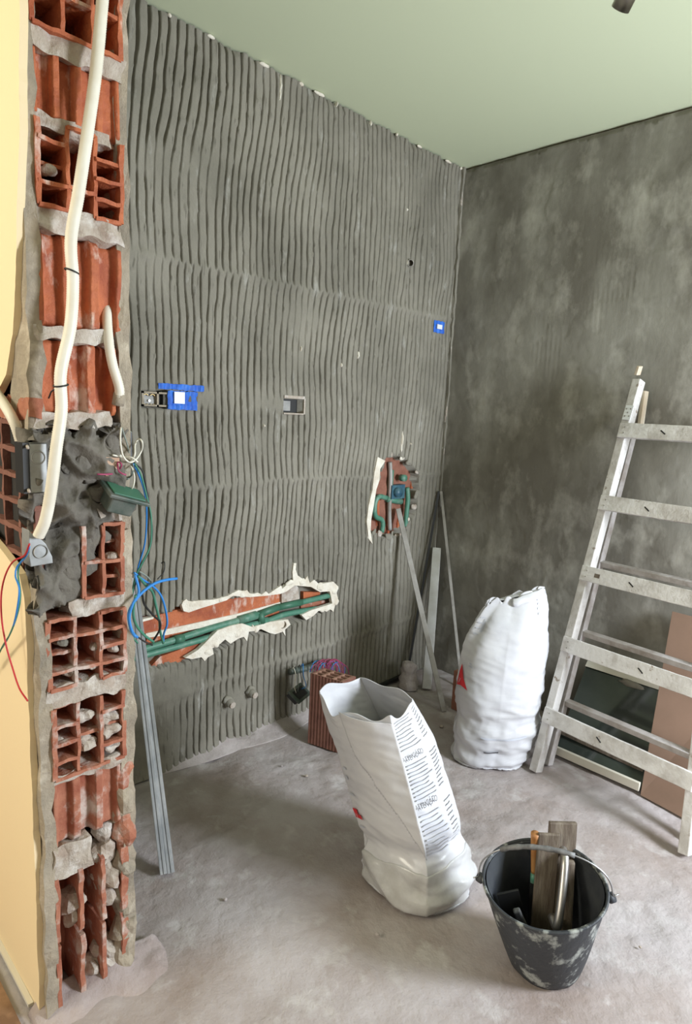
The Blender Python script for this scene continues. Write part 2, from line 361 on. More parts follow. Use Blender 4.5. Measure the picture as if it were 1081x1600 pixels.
# ================================================================ BRICK STUB
XS = .72; Y0, Y1 = -2.288, -2.125
st = MB().box((-.02, Y0+.003, 0), (XS-.175, Y1-.003, H)).build('wall_stub', M['brick']); st['kind'] = 'structure'; st['label'] = 'broken end of a hollow brick wall stub'
def brick_end(y0, y1, z0, z1, cols, rows, m, depth=.17, seed=0, skip=(), name='hollow_brick', tilt=-.0, xs=XS):
    b = MB(); T = .0075; yc = [y0+(y1-y0)*i/cols for i in range(cols+1)]
    X0 = xs-depth
    rnd = random.Random(seed)
    for i, y in enumerate(yc):
        t = T*(1.3 if i in (0, cols) else 1)
        b.rbox((X0, y-t/2, z0), (xs-.004*rnd.random(), y+t/2, z1), .012, .0035, 45, seed)
    for c in range(cols):
        dz = rnd.uniform(-.006, .006)
        for r in range(rows+1):
            if (c, r) in skip: continue
            z = z0+(z1-z0)*r/rows+(dz if 0 < r < rows else 0)
            fx = xs-(.0 if rnd.random() > .25 else rnd.uniform(.01, .03))
            b.rbox((X0, yc[c], z-T/2), (fx, yc[c+1], z+T/2), .012, .0035, 45, seed+r)
    b.box((X0-.004, y0, z0), (X0, y1, z1))
    return b.build(name, m, st)
def brick_side(y0, y1, z0, z1, n, m, deep=.016, seed=0, xs=XS-.008, name='hollow_brick', wid=.30):
    def fn(u, v):
        y = y0+(y1-y0)*u; z = z0+(z1-z0)*v; k = (u*n) % 1; g = min(k, 1-k)*2
        rec = deep*min(1, max(0, (g-wid)/.22))*(.75+.5*nz((int(u*n)*3.1, 0, seed), 1, 3))
        e = .012*(max(0, .06-v)+max(0, v-.94))/.06
        return V(xs-rec-e+.006*nz((0, y, z), 14, seed)+.002*nz((0, y, z), 55, seed), y, z+.004*nz((0, y, z), 30, seed)*(1 if v in (0, 1) else 0))
    return MB().sheet(60, 44, fn).build(name, m, st, True, solid=.02)
def joint(y0, y1, z0, z1, seed=0, out=.004, m='joint', amp=.012):
    out -= .012; z0 -= .003; z1 += .003
    return MB().rbox((XS-.09, y0, z0), (XS+out, y1, z1), .008, amp, 28, seed).build('mortar_joint', M[m], st)
def zc(z): return 1.38+(z-1.38)*.9485
# courses above the frame first, then downwards
brick_end(Y0, Y1, 2.37, 2.54, 3, 4, M['brick'], seed=1); joint(Y0, Y1, 2.545, 2.60, 2); joint(Y0, Y1, 2.335, 2.368, 3)
brick_side(Y0, Y1, 2.20, 2.335, 4, M['brick'], seed=4); joint(Y0, Y1, 2.175, 2.20, 5)
brick_end(Y0, Y1, 2.035, 2.17, 3, 2, M['brick'], seed=6); joint(Y0-.01, Y1+.01, 2.0, 2.035, 7)
brick_side(Y0, Y1, 1.885, 2.005, 4, M['brick'], seed=8, deep=.02); joint(Y0, Y1-.02, 1.872, 1.892, 9)
brick_end(Y0+.004, Y1, 1.732, 1.880, 3, 4, M['brick'], seed=10, skip=((1, 3), (1, 2))); joint(Y0, Y1+.005, 1.692, 1.730, 11, .006)
brick_side(Y0, Y1, 1.512, 1.69, 3, M['brick'], seed=12, deep=.022); joint(Y0-.01, Y1-.02, 1.492, 1.512, 13)
brick_side(Y0-.008, Y1-.012, 1.345, 1.492, 3, M['brick'], seed=14, deep=.025); joint(Y0-.01, Y1-.02, 1.325, 1.352, 15)
brick_end(Y1-.088, Y1-.004, .962, 1.118, 2, 4, M['brick_pink'], seed=16, skip=((0, 3), (0, 4), (0, 1))); joint(Y1-.12, Y1, .925, .962, 17, .006); joint(Y1-.05, Y1+.003, 1.122, 1.16, 18)
brick_end(Y0, Y1, .775, .925, 3, 4, M['brick_pink'], seed=19, skip=((1, 2),)); joint(Y0-.004, Y1, .735, .774, 20, .006)
brick_end(Y0+.006, Y1-.004, .57, .733, 3, 4, M['brick_pink'], seed=21, skip=((1, 3),)); joint(Y0-.004, Y1-.004, .555, .574, 22, .004)
brick_side(Y0+.002, Y1-.01, .40, .56, 3, M['brick_pink'], seed=23, deep=.03); joint(Y0, Y1-.08, .335, .40, 24, .006)
def open_cells(z0, z1, seed):
    b = MB()
    for y, t in ((Y0+.004, .010), (Y0+.058, .010), (Y0+.108, .010), (Y1-.004, .016)):
        b.rbox((XS-.11, y-t/2, z0), (XS-.004, y+t/2, z1), .014, .005, 30, seed)
    b.rbox((XS-.12, Y0, z0), (XS-.105, Y1, z1), .02, .003, 30, seed)
    return b.build('hollow_brick', M['brick_pink'], st)
open_cells(.175, .335, 31); open_cells(-.0, .165, 32)
for q in range(8):       # rubble fallen into the open cells
    c = [(.05, .20), (.055, .235), (.13, .255), (.13, .215), (.085, .03), (.125, .05), (.13, .37), (.12, .325)][q]
    MB().blob((XS-.045, Y0+c[0]+.025*(q % 2)*0, c[1]), .026+.006*(q % 3), .45, 38, (1, .85, 1.0), seed=q).build('mortar_lump', M['joint'], st)
for (y, z, r, s) in ((-2.262, 1.80, .012, 1), (-2.21, 1.775, .014, 2), (-2.24, .80, .014, 3), (-2.185, .805, .015, 4), (-2.185, .845, .012, 5), (-2.145, .83, .011, 6), (-2.145, 1.04, .012, 7), (-2.215, .69, .018, 8), (-2.16, .675, .02, 9), (-2.16, .64, .02, 10), (-2.15, .60, .019, 11), (-2.21, .625, .019, 12), (-2.265, .65, .009, 13), (-2.255, .87, .016, 14)):
    MB().blob((XS-.022, y, z), r, .5, 60, (1, 1.15, .8), seed=s).build('mortar_lump', M['joint' if s != 14 else 'mortar'], st)
# dark wet mortar region round the boxes
def fnm(u, v):
    y = -2.312+.20*u; z = .93+.42*v
    return V(XS-.010+.040*nz((0, y, z), 13, 3)+.018*(1-abs(nz((0, y, z), 24, 4))*3)+.006*nz((0, y, z), 70, 4), y, z)
def mkm(u, v):
    n_ = .06*nz((u*3, v*4, 0), 2, 5)
    if u > .60 and v < .47+n_: return False
    if v < .05+n_: return False
    if u > .42 and v < .30+n_: return False
    if v > .93+n_*2: return False
    if u > .70 and v > .62: return u < .93+n_
    return True
MB().sheet(70, 120, fnm, mkm).build('mortar_fill', M['wet_mortar'], st, True, solid=.03)
MB().rbox((XS-.03, -2.170, 1.225), (XS+.012, -2.140, 1.262), .01, .004, 40).build('brick_chip', M['brick_cut'], st)
for q, (y, z, r) in enumerate(((-2.16, 1.19, .028), (-2.19, 1.25, .03), (-2.15, 1.29, .022), (-2.20, 1.15, .03), (-2.235, 1.06, .04), (-2.19, 1.09, .03), (-2.25, 1.0, .035))):
    MB().blob((XS-.015, y, z), r*.95, .8, 26, (.30, 1.2, 1.15), 22, 14, seed=q+40).build('mortar_lump', M['wet_mortar'], st)
# ragged plaster: far edge (towards the kitchen) and near edge (yellow side)
def fne(u, v):
    z = .0+2.6*v; e = .014*nz((0, 0, z), 7, 1)+.010*nz((0, 0, z), 24, 2)
    return V(XS-.07+(.066+e)*u, -2.108+.006*nz((0, u, z), 8, 3), z)
p_ = MB().rbox((XS-.10, Y1-.004, 0), (XS-.006, -2.102, 1.10), .011, .0105, 20, 61); p_.rbox((XS-.10, Y1-.004, 1.10), (XS-.012, -2.104, 2.6), .011, .0115, 20, 62)
p_.build('plaster_edge', M['plaster'], st)
MB().rbox((-.02, Y1-.004, 0), (XS-.09, -2.104, 2.6), .05, .003, 20, 63).build('plaster_face', M['mortar'], st)
for q, (z, r) in enumerate(((1.81, .02), (2.02, .016), (1.62, .016), (.52, .03), (.45, .035), (.37, .036), (.28, .034), (.19, .035), (.10, .036), (.03, .036))):
    MB().blob((XS-.03, Y1+.004, z), r, .4, 30, (.9, .75, 1.5), seed=q+70).build('mortar_lump', M['brick_pink' if q in (3, 5, 0) else 'plaster'], st)
NE = MB().rbox((XS-.10, -2.310, 0), (XS-.004, Y0+.003, 1.0), .011, .010, 18, 64)
NE.rbox((XS-.10, -2.312, 1.32), (XS-.006, Y0+.003, 2.6), .011, .0105, 18, 65); NE.build('plaster_edge', M['plaster'], st)
# chase in the yellow side showing bricks
cb = MB()
for k in range(6):
    z = 1.05+.055*k; cb.rbox((XS-.32, -2.306, z-.005), (XS-.01, Y0-.002, z+.005), .014, .004, 30, k)
for x in (XS-.30, XS-.20, XS-.10, XS-.02): cb.rbox((x-.005, -2.304, 1.02), (x+.005, Y0, 1.345), .014, .004, 30, 9)
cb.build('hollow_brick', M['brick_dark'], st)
MB().box((XS-.33, Y0-.0006, 1.03), (XS-.012, Y0+.002, 1.34)).build('cavity_shade', M['shade_in'], st)  # dark sheet painting the shade inside the open brick cells
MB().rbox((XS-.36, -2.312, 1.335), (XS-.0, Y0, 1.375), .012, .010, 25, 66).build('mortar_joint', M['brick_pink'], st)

# ---- yellow wall face
def edge_px(z):
    tab = [(2.7, 30), (2.13, 28), (2.0, 31), (1.85, 30), (1.75, 28), (1.62, 24), (1.50, 20), (1.42, 10), (1.38, -6), (1.35, -30), (1.08, -30), (1.05, 2), (1.02, 30), (.98, 38), (.8, 43), (.6, 48), (.4, 54), (.2, 58), (0, 62)]
    for (a, b), (c, d) in zip(tab, tab[1:]):
        if c <= z <= a: return b+(d-b)*(a-z)/(a-c)
    return 62
def yedge(z):
    v0 = z; px = edge_px(z)
    # x on the plane Y=-2.32 for that px at height z
    lo, hi = -1.0, .9
    for _ in range(30):
        m_ = (lo+hi)/2; d = V(m_, -2.322, z)-CAM; xx = 540.5+F_PX*d.dot(R2)/d.dot(FWD)
        if xx < px: lo = m_
        else: hi = m_
    return lo
tab_ = {}
def fny(u, v):
    z = H*v
    if v not in tab_: tab_[v] = yedge(z)+.006*nz((0, 0, z), 12, 5)+.003*nz((0, 0, z), 45, 6)
    e = tab_[v]; return V(-1.6+(e+1.6)*(1-(1-u)**1), -2.322, z)
yw = MB().sheet(14, 240, fny).build('wall_front', M['yellow'], solid=.014, soff=-1); struct(yw, 'warm yellow painted wall beside the broken bricks', 'wall')
MB().box((-1.6, -2.30, 0), (-.0, -2.12, H)).build('backing', M['white_wall'], yw)
# skirting at the foot of the yellow wall
bb = MB().rbox((-1.6, -2.334, 0), (XS-.06, -2.3225, .008), .1, .001).build('baseboard_front', M['cream']); struct(bb)

# ================================================================ THINGS IN THE WALL
def wpoly(pts, X, d=-.006):
    return [at(x, y, X=X) for x, y in pts], V(d, 0, 0)
# brick showing in the chase, and its white torn rim
br = MB()
def slab(pts, X, back=-.052, seed=0):
    b = MB(); P = [at(x, y, X=X) for x, y in pts]; b.poly(P, V(back-X, 0, 0)); return b
sb = slab([(196, 985), (215, 970), (262, 957), (285, 950), (360, 935), (420, 927), (440, 928), (438, 943), (370, 960), (262, 984), (196, 998)], -.024)
sb.build('hollow_brick', M['brick'], wl)
slab([(230, 998), (262, 991), (372, 968), (436, 950), (436, 958), (372, 976), (262, 1003), (225, 1010)], -.034).build('hollow_brick', M['brick'], wl)
slab([(236, 1041), (250, 1026), (300, 1008), (330, 1000), (330, 1006), (290, 1031), (255, 1043)], -.022).build('hollow_brick', M['brick'], wl)
slab([(474, 925), (500, 925), (500, 933), (474, 938)], -.03).build('hollow_brick', M['brick'], wl)
slab([(470, 943), (515, 937), (516, 944), (470, 955)], -.04).build('hollow_brick', M['brick_pink'], wl)
slab([(228, 990), (262, 983), (372, 959), (438, 941), (438, 950), (372, 969), (262, 992), (228, 997)], -.018).build('mortar_joint', M['white_plaster'], wl)
slab([(440, 916), (458, 908), (466, 918), (468, 936), (440, 942)], -.012).build('mortar_joint', M['joint'], wl)
for pts in ([(283.7, 945), (286, 940), (291, 936), (294, 939), (300, 940), (310, 938.5), (320, 938), (333, 937), (346, 934), (356, 931), (365, 926), (373, 922), (380, 924), (386, 922), (390, 927), (396, 928), (403, 926), (409, 929), (415.5, 924), (420, 928), (430, 921), (439.5, 915), (441, 920), (448, 914), (458, 907), (457, 895), (459, 880), (463, 880), (462, 890), (465, 899), (472, 904), (475, 909), (480, 900), (484, 911), (491, 906), (499, 913), (508, 911), (521, 909), (529, 917), (526, 926), (528, 935), (524, 944), (521, 956), (516, 952), (510, 956), (505, 953), (497, 955), (490, 962), (478.5, 969), (471, 961), (485, 954), (500, 949), (519, 943), (517, 932), (515, 924), (500, 925), (486, 917), (463.7, 915), (460, 915), (448, 924), (438, 928), (415, 931), (390, 933), (364, 931), (354, 938), (332, 945), (312, 951), (295, 957), (287, 955)],
            [(395, 980), (421, 972), (434, 970), (450, 968), (454, 976), (445, 984), (446, 994), (442, 987), (430, 991), (421, 989), (408, 983), (398, 986), (389, 987), (386, 1002), (381, 995), (372, 998), (360, 1006), (352, 999), (344, 1006), (332, 1013), (334, 1022), (325, 1027), (320, 1033), (315, 1027), (300, 1030), (289, 1028), (309, 1016), (325, 1000), (340, 985), (360, 978), (378, 974)],
            [(214, 972), (225, 967), (240, 964), (240, 967), (225, 971), (215, 976)]):
    P, d = wpoly(pts, .0055); MB().poly(P, d*3).build('torn_plaster_rim', M['white_plaster'], wl)
for q, (x, y, r) in enumerate(((300, 944, .012), (345, 936, .011), (380, 928, .012), (470, 910, .017), (500, 916, .018), (524, 922, .016), (525, 940, .014), (505, 952, .014), (400, 982, .014), (370, 990, .018), (335, 1008, .016), (325, 1020, .016), (452, 912, .015), (425, 980, .015), (484, 962, .012))):
    MB().blob(at(x, y, X=.002), r, .5, 45, (.55, 1.2, .9), seed=q).build('plaster_crumb', M['white_plaster'], wl)
# bright nicks showing through the adhesive
for q, (x, y, w_, h_) in enumerate(((438, 138, .010, .09), (470, 128, .006, .03), (526, 162, .006, .02), (580, 192, .010, .02), (636, 328, .010, .012), (560, 555, .012, .025), (533, 570, .01, .02), (628, 690, .011, .10), (642, 694, .008, .012), (636, 410, .004, .03), (575, 835, .010, .05), (470, 545, .008, .02), (412, 665, .012, .01), (395, 980, .01, .02))):
    c = at(x, y, X=0); MB().blob(c+V(-.003, 0, 0), 1, .35, 60, (.010, w_/2, h_/2), seed=q).build('plaster_nick', M['white_plaster'], wl)
# edge of white at the ceiling line
for q, (x, y) in enumerate(((265, 40), (330, 75), (413, 103), (418, 108), (470, 133), (500, 148), (620, 215), (655, 232), (700, 256), (720, 264))):
    c = at(x, y, X=0); c.z = H-.008; MB().blob(c, 1, .3, 60, (.006, .006+.009*(q % 3), .006), seed=q).build('plaster_nick', M['white_plaster'], wl)
# strip of pale grout down the corner
MB().rbox((-.004, -.012, .9), (.012, .004, 2.6), .02, .006, 30, 3).build('corner_joint', M['mortar'], wl)
for q, z in enumerate((2.45, 2.2, 1.7, 1.55, 1.4, 1.2)):
    MB().blob(V(.006, -.006, z), 1, .4, 50, (.006, .006, .04+.01*(q % 3)), seed=q).build('plaster_nick', M['joint'], wl)

def pipe_px(pts, X, r, **k): return MB().tube([at(x, y, X=X) for x, y in pts], r, 14, step=.01, **k)
pp = thing('water_pipe', 'pair of green water pipes lying in the open chase low on the ribbed wall', 'pipe', at(404, 968, X=-.02))
pipe_px([(185, 1023), (217, 1016), (272, 1000), (328, 982), (374, 969), (404, 960), (434, 949), (471, 941), (516, 930)], -.012, .0125).build('pipe', M['ppr'], pp, True)
pipe_px([(185, 1033), (217, 1026), (291, 1006), (332, 994), (384, 978), (415, 971), (445, 960), (495, 951)], -.016, .0125).build('pipe', M['ppr'], pp, True)
for a, b, r, X in (((272, 1000), (286, 997), .0165, -.012), ((372, 969.5), (400, 961), .018, -.012), ((404, 960), (434, 949), .0155, -.012), ((402, 972), (418, 970), .017, -.016), ((434, 949), (471, 941), .0145, -.012)):
    MB().tube([at(*a, X=X), at(*b, X=X)], r, 16).build('coupling', M['greenrim'] if r < .0166 else M['ppr'], pp, True)
MB().tube([at(406, 957, X=-.008), at(409, 973, X=-.010)], .016, 16).build('tee', M['greenrim'], pp, True)
MB().tube([at(442, 976, X=-.01), at(442, 976, X=.006)], .017, 20, cap=False).build('pipe_stub', M['joint'], pp, True, solid=.004)
MB().disc(at(442, 976, X=-.012), (1, 0, 0), .016, .006, 20).build('plug', M['brick_pink'], pp)

# mixer hole
mx = thing('shower_mixer', 'blue mixer body with green pipes in the hole broken in the ribbed wall', 'plumbing', at(615, 790, X=-.03))
MB().rbox((-.068, at(572, 800, X=0).y, at(600, 848, X=0).z), (-.052, at(668, 765, X=0).y, at(600, 706, X=0).z), .014, .010, 18).build('hollow_brick', M['brick_brown'], wl)
for (x, y, h_) in ((590, 800, .14), (607, 815, .12), (622, 820, .10), (644, 750, .09)):
    c = at(x, y, X=-.05); MB().rbox((c.x-.02, c.y-.008, c.z-h_/2), (c.x+.004, c.y+.008, c.z+h_/2), .012, .003, 30).build('hollow_brick', M['brick'], wl)
pipe_px([(603, 778), (592, 776), (586, 785), (585, 800), (588, 808), (596, 812), (598, 820), (596, 832)], -.02, .0125).build('pipe', M['ppr'], mx, True)
pipe_px([(636, 762), (637, 780), (635, 800), (633, 825)], -.02, .0125).build('pipe', M['ppr'], mx, True)
pipe_px([(609, 722), (610, 745), (609, 775), (608, 800), (609, 828)], -.035, .011).build('pipe', M['rod'], mx, True)
c = at(621, 762, X=-.03)
MB().rbox((c.x-.03, c.y-.055, c.z-.055), (c.x+.012, c.y+.045, c.z+.015), .02, .002, 30).build('mixer_body', M['teal'], mx, bevel=.004)
MB().tube([c+V(0, -.02, -.02), c+V(.035, -.02, -.02)], .024, 20).build('cartridge', M['teal'], mx, True)
MB().tube([c+V(0, .02, .05), c+V(.03, .02, .05)], .017, 20).build('outlet', M['ppr'], mx, True)
MB().tube([c+V(-.01, -.065, -.055), c+V(-.01, .045, -.075)], .016, 16).build('crosspiece', M['ppr'], mx, True)
MB().tube([c+V(-.01, -.045, .0), c+V(-.01, -.045, .09)], .014, 16).build('upper_pipe', M['ppr'], mx, True)
P, d = wpoly([(590, 714), (602, 720), (594, 733), (593, 750), (588, 765), (584, 790), (580, 812), (579, 830), (582, 850), (576, 842), (573, 815), (576, 790), (582, 765), (585, 738)], .006)
MB().poly(P, d*2.5).build('torn_plaster_rim', M['white_plaster'], wl)
R9 = random.Random(9)
for q, (x, y) in enumerate(((578, 802), (583, 770), (588, 735), (612, 712), (628, 714), (640, 722), (653, 738), (656, 752), (652, 775), (648, 790), (640, 812), (634, 826), (622, 838), (612, 834), (603, 841), (592, 838), (584, 834))):
    MB().blob(at(x+R9.uniform(-2, 2), y+R9.uniform(-3, 3), X=-.006), R9.uniform(.008, .020), .7, 40, (.5, R9.uniform(.7, 1.4), R9.uniform(.8, 1.6)), seed=q+30).build('plaster_crumb', M['white_plaster' if q in (0, 4, 10) else ('joint' if q % 3 == 0 else 'mortar')], wl)

# sockets and tape
def ppx(x, y, X=.0): return at(x, y, X=X)
sx = thing('socket_box', 'grey double socket box set in the ribbed wall left of the blue tape', 'socket box', ppx(240, 622))
a, b = ppx(221, 611), ppx(262, 636)
fr_ = MB()
for (p, q) in (((a.y, a.z-.006), (b.y, a.z)), ((a.y, b.z), (b.y, b.z+.006)), ((a.y, b.z), (a.y+.008, a.z)), ((a.y+.055, b.z), (a.y+.062, a.z))): fr_.box((-.045, p[0], min(p[1], q[1])), (.003, q[0], max(p[1], q[1])))
fr_.build('box_rim', M['plaster'], sx)
MB().rbox((-.03, a.y+.008, b.z+.006), (-.012, a.y+.055, a.z-.006), .008, .003, 60).build('socket_core', M['grey_plastic'], sx)
for s in (-1, 1):
    c0 = V(-.006, a.y+.031+s*.012, (a.z+b.z)/2+.008)
    MB().tube([c0+V(0, .009*math.cos(t), .008*math.sin(t)) for t in np.linspace(.2, 2.9, 9)], .0018, 8).build('terminal', M['brass'], sx, True)
    MB().tube([c0+V(0, .007*math.cos(t), -.022+.006*math.sin(t)) for t in np.linspace(3.4, 6.0, 8)], .0015, 8).build('terminal', M['brass'], sx, True)
MB().disc(V(-.008, a.y+.031, (a.z+b.z)/2-.006), (1, 0, 0), .004, .004).build('screw', M['steel'], sx)
MB().box((-.048, a.y+.062, b.z), (-.03, b.y, a.z)).build('box_back', M['black'], sx)
def tapeblock(name, label, rects, sq, X0):
    t = thing(name, label, 'masking tape', ppx(*sq[0], X=X0))
    for k, (p, q) in enumerate(rects):
        A, B_ = ppx(*p, X=X0), ppx(*q, X=X0)
        n1, n2 = max(2, int(abs(B_.y-A.y)/.005)), max(2, int(abs(A.z-B_.z)/.005))
        def fn(u, v): 
            y = A.y+(B_.y-A.y)*u; z = B_.z+(A.z-B_.z)*v
            return V(X0+k*.0015+.004*nz((y, z, k), 40, 1)+.0022*math.sin(y/PITCHR*6.283), y+(.002*nz((y, z, 1), 80, 2)), z+(.003*nz((y, z, 2), 70, 3)))
        MB().sheet(n1, n2, fn).build('tape_strip', M['tape'], t, solid=.001)
    A, B_ = ppx(*sq[0], X=X0+.006), ppx(*sq[1], X=X0+.006)
    MB().box((X0+.004, A.y, B_.z), (X0+.009, B_.y, A.z)).build('white_card', M['tile_white'], t)
    return t
tapeblock('masking_tape', 'blue tape frame with white square covering a socket right of the open socket box', [((248, 598), (319, 612)), ((262, 610), (300, 641)), ((296, 612), (308, 640)), ((262, 632), (308, 641))], ((272, 612), (288, 631)), .007)
tapeblock('masking_tape', 'small blue tape square with white centre near the room corner', [((679, 500), (694, 522))], ((683, 506.5), (690, 515)), .006)
MB().rbox((.0, ppx(297, 0).y, ppx(300, 628).z), (.008, ppx(314, 0).y, ppx(300, 612).z), .006, .003, 60).build('socket_patch', M['wet_mortar'], wl)
s2 = thing('socket_box', 'small black empty socket box in the middle of the ribbed wall', 'socket box', ppx(458, 633))
a, b = ppx(443, 622), ppx(473, 646)
MB().box((-.047, a.y+.003, b.z+.003), (-.035, b.y-.003, a.z-.003)).build('box_back', M['black'], s2)
f2 = MB()
for (p, q) in (((a.y, a.z), (b.y+.004, a.z+.012)), ((b.y, b.z-.004), (b.y+.008, a.z+.004)), ((a.y, b.z-.006), (b.y, b.z))): f2.box((-.04, p[0], p[1]), (.006, q[0], q[1]))
f2.build('box_rim', M['joint'], s2, bevel=.001)
MB().box((-.035, a.y+.006, b.z+.008), (-.02, (a.y+b.y)/2, a.z-.01)).build('box_insert', M['grey_plastic'], s2)
k_ = thing('pipe_outlet', 'small dark round pipe outlet high on the ribbed wall', 'pipe outlet', ppx(641, 411))
MB().tube([ppx(641, 411, -.01), ppx(641, 411, .012)], .017, 20, cap=False).build('rim', M['rod'], k_, True, solid=.004)
MB().disc(ppx(641, 411, -.012), (1, 0, 0), .016, .008, 20).build('plug', M['black'], k_)
for q, (x, y) in enumerate(((355, 1095), (390, 1080))):
    o = thing('pipe_outlet', ('mortar smeared pipe outlet low on the ribbed wall, the left one of two', 'mortar smeared pipe outlet low on the ribbed wall, the right one of two')[q], 'pipe outlet', ppx(x, y))
    c = ppx(x, y); MB().tube([c+V(-.01, 0, 0), c+V(.035, 0, -.004)], .018, 18, rf=lambda t, i: 1-.15*t).build('nozzle', M['mortar'], o, True)
    MB().blob(c+V(.005, 0, 0), .028, .4, 40, (.5, 1, .9), seed=q).build('mortar_collar', M['mortar'], o, True)
    MB().disc(c+V(.035, 0, -.004), (1, 0, -.1), .013, .006, 16).build('cap', M['joint'], o)

# ================================================================ ELECTRICS ON THE STUB
def pf(x, y, X=.75): return at(x, y, X=X)
cd = thing('corrugated_conduit', 'long cream corrugated conduit hanging down the broken brick edge', 'conduit', pf(112, 360))
corr = lambda t, i: 1+(.045 if i % 2 else -.02)
pts = [pf(178, -240, .73), pf(168, -100, .74), pf(160, 0, .75), pf(150, 110, .755), pf(137, 205, .755), pf(123, 300, .76), pf(111, 375, .765), pf(114, 440, .765), pf(110, 510, .77), pf(95, 582, .775), pf(96, 640, .775), pf(88, 700, .775), pf(80, 765, .765), pf(71, 812, .755), pf(60, 838, .74)]
pts[0].z = min(pts[0].z, 2.58)
MB().tube(pts, .0108, 16, step=.0022, rf=corr).build('conduit', M['conduit'], cd, True)
def tie(c, d, r):
    d = Vector(d).normalized(); a = d.cross(V(.3, .2, .9)).normalized(); b = d.cross(a)
    return MB().tube([c+(a*math.cos(t)+b*math.sin(t))*r for t in np.linspace(0, 6.283, 24)], .0016, 6, cap=False)
tie(pf(112, 424, .765), (.1, .25, .9), .0125).build('cable_tie', M['black'], cd, True)
tie(pf(95, 602, .775), (.1, -.2, .9), .0128).build('cable_tie', M['black'], cd, True)
MB().tube([pf(88, 606, .77), pf(80, 612, .74), pf(76, 622, .72)], .0016, 6).build('cable_tie', M['black'], cd, True)
c2 = thing('corrugated_conduit', 'short cream conduit with grey end sleeve in the wall edge behind the long one', 'conduit', pf(170, 500, .70))
MB().tube([pf(172, 455, .64), pf(167, 488, .69), pf(170, 535, .715), pf(176, 570, .725), pf(186, 605, .725), pf(186, 622, .72)], .0098, 14, step=.0024, rf=corr).build('conduit', M['conduit'], c2, True)
MB().tube([pf(187, 615, .72), pf(184, 633, .715)], .0125, 16).build('end_sleeve', M['plaster'], c2, True)
c3 = thing('corrugated_conduit', 'cream conduit curving from the yellow wall into the upper metal box', 'conduit', at(20, 650, Y=-2.33))
MB().tube([at(-60, 560, Y=-2.335), at(-25, 590, Y=-2.335), at(0, 622, Y=-2.332), at(20, 655, Y=-2.328), at(32, 690, Y=-2.315), at(38, 725, Y=-2.30)], .0098, 14, step=.0024, rf=corr).build('conduit', M['conduit'], c3, True)
def jbox(label, xa, ya, xb, yb, X, kn, black_side=True, dz=.0):
    A = at(xa, ya, X=X); B_ = at(xb, yb, X=X); o = thing('junction_box', label, 'junction box', (A+B_)/2)
    y0, y1 = A.y, B_.y; z1, z0 = A.z, B_.z; D = .045
    b = MB().box((X-.003, y0, z0), (X, y1, z1)).box((X-D, y0, z1-.003), (X, y1, z1)).box((X-D, y1-.003, z0), (X, y1, z1)).box((X-D, y0, z0), (X, y1, z0+.003))
    b.build('box_shell', M['zinc'], o, bevel=.001)
    if black_side: MB().box((X-D, y0-.012, z0), (X-.002, y0, z1)).build('open_side', M['black'], o)
    c = at(*kn, X=X+.001)
    MB().tube([c+V(0, math.cos(t)*.0125, math.sin(t)*.0125) for t in np.linspace(0, 6.283, 28)], .0012, 6, cap=False).build('knockout', M['grey_plastic'], o, True)
    for z in (z0+.008, z1-.006): MB().tube([V(X, y0-.004, z), V(X+.008, y0-.006, z-.003)], .003, 8).build('lug', M['joint'], o, True)
    return o
jbox('upper dull metal junction box on the broken wall end beside the conduit', 46, 692, 76, 770, .738, (60, 715))
lb = thing('junction_box', 'lower metal box that the long conduit runs down into', 'junction box', pf(62, 860, .735))
P = [pf(*p, .735) for p in ((45, 828), (54, 838), (66, 844), (72, 850), (82, 870), (83, 880), (48, 886), (45, 870))]
MB().poly(P, V(-.04, 0, 0)).build('box_shell', M['zinc'], lb, bevel=.0015)
c = pf(64, 862, .737); MB().tube([c+V(0, math.cos(t)*.013, math.sin(t)*.013) for t in np.linspace(0, 6.283, 28)], .0012, 6, cap=False).build('knockout', M['grey_plastic'], lb, True)
# dangling switch box at the far edge
sw = thing('switch_box', 'dark green flush box hanging open from the broken wall edge', 'switch box', pf(190, 780))
A = pf(165, 782); ax = (pf(222, 776)-pf(176, 764)).normalized(); n = V(.35, .25, .9).normalized(); n = (n-ax*n.dot(ax)).normalized(); e2 = ax.cross(n)
def fr3(u, v, w_): return pf(196, 770, .745)+ax*u+e2*v+n*w_
def ob3(u0, v0, w0, u1, v1, w1):
    b = MB(); b.box((0, 0, 0), (1, 1, 1)); b.v = [fr3(u0+(u1-u0)*p.x, v0+(v1-v0)*p.y, w0+(w1-w0)*p.z) for p in b.v]; return b
ob3(-.046, -.035, -.006, .046, .035, .002).build('flange', M['pvc'], sw, bevel=.002)
ob3(-.036, -.027, .002, .036, .027, .005).build('green_rim', M['greenrim'], sw, bevel=.001)
b = ob3(-.034, -.026, -.042, .022, .026, -.006); b.build('box_shell', M['pvc'], sw, bevel=.004)
wt = thing('wire_tangle', 'knot of white and grey wires above the green flush box', 'wires', pf(195, 700, .70))
R = random.Random(3)
def loopy(pts, X, r, m, root, name='wire'):
    P = [pf(x, y, X+.02*math.sin(i*1.9+x)) for i, (x, y) in enumerate(pts)]
    return MB().tube(P, r, 8, step=.006).build(name, M[m], root, True)
loopy([(189, 668), (188, 690), (192, 712), (202, 722), (212, 718), (221, 704), (222, 690), (216, 686), (211, 695), (210, 712), (200, 722), (190, 712), (178, 713)], .72, .0020, 'w_white', wt)
loopy([(176, 711), (190, 714), (206, 715), (215, 722)], .73, .0020, 'w_white', wt)
loopy([(190, 668), (194, 680), (200, 700), (206, 735), (200, 748), (190, 742), (187, 728)], .71, .0018, 'w_grey', wt)
loopy([(205, 676), (196, 668), (190, 674), (193, 700), (203, 716)], .70, .0018, 'w_grey', wt)
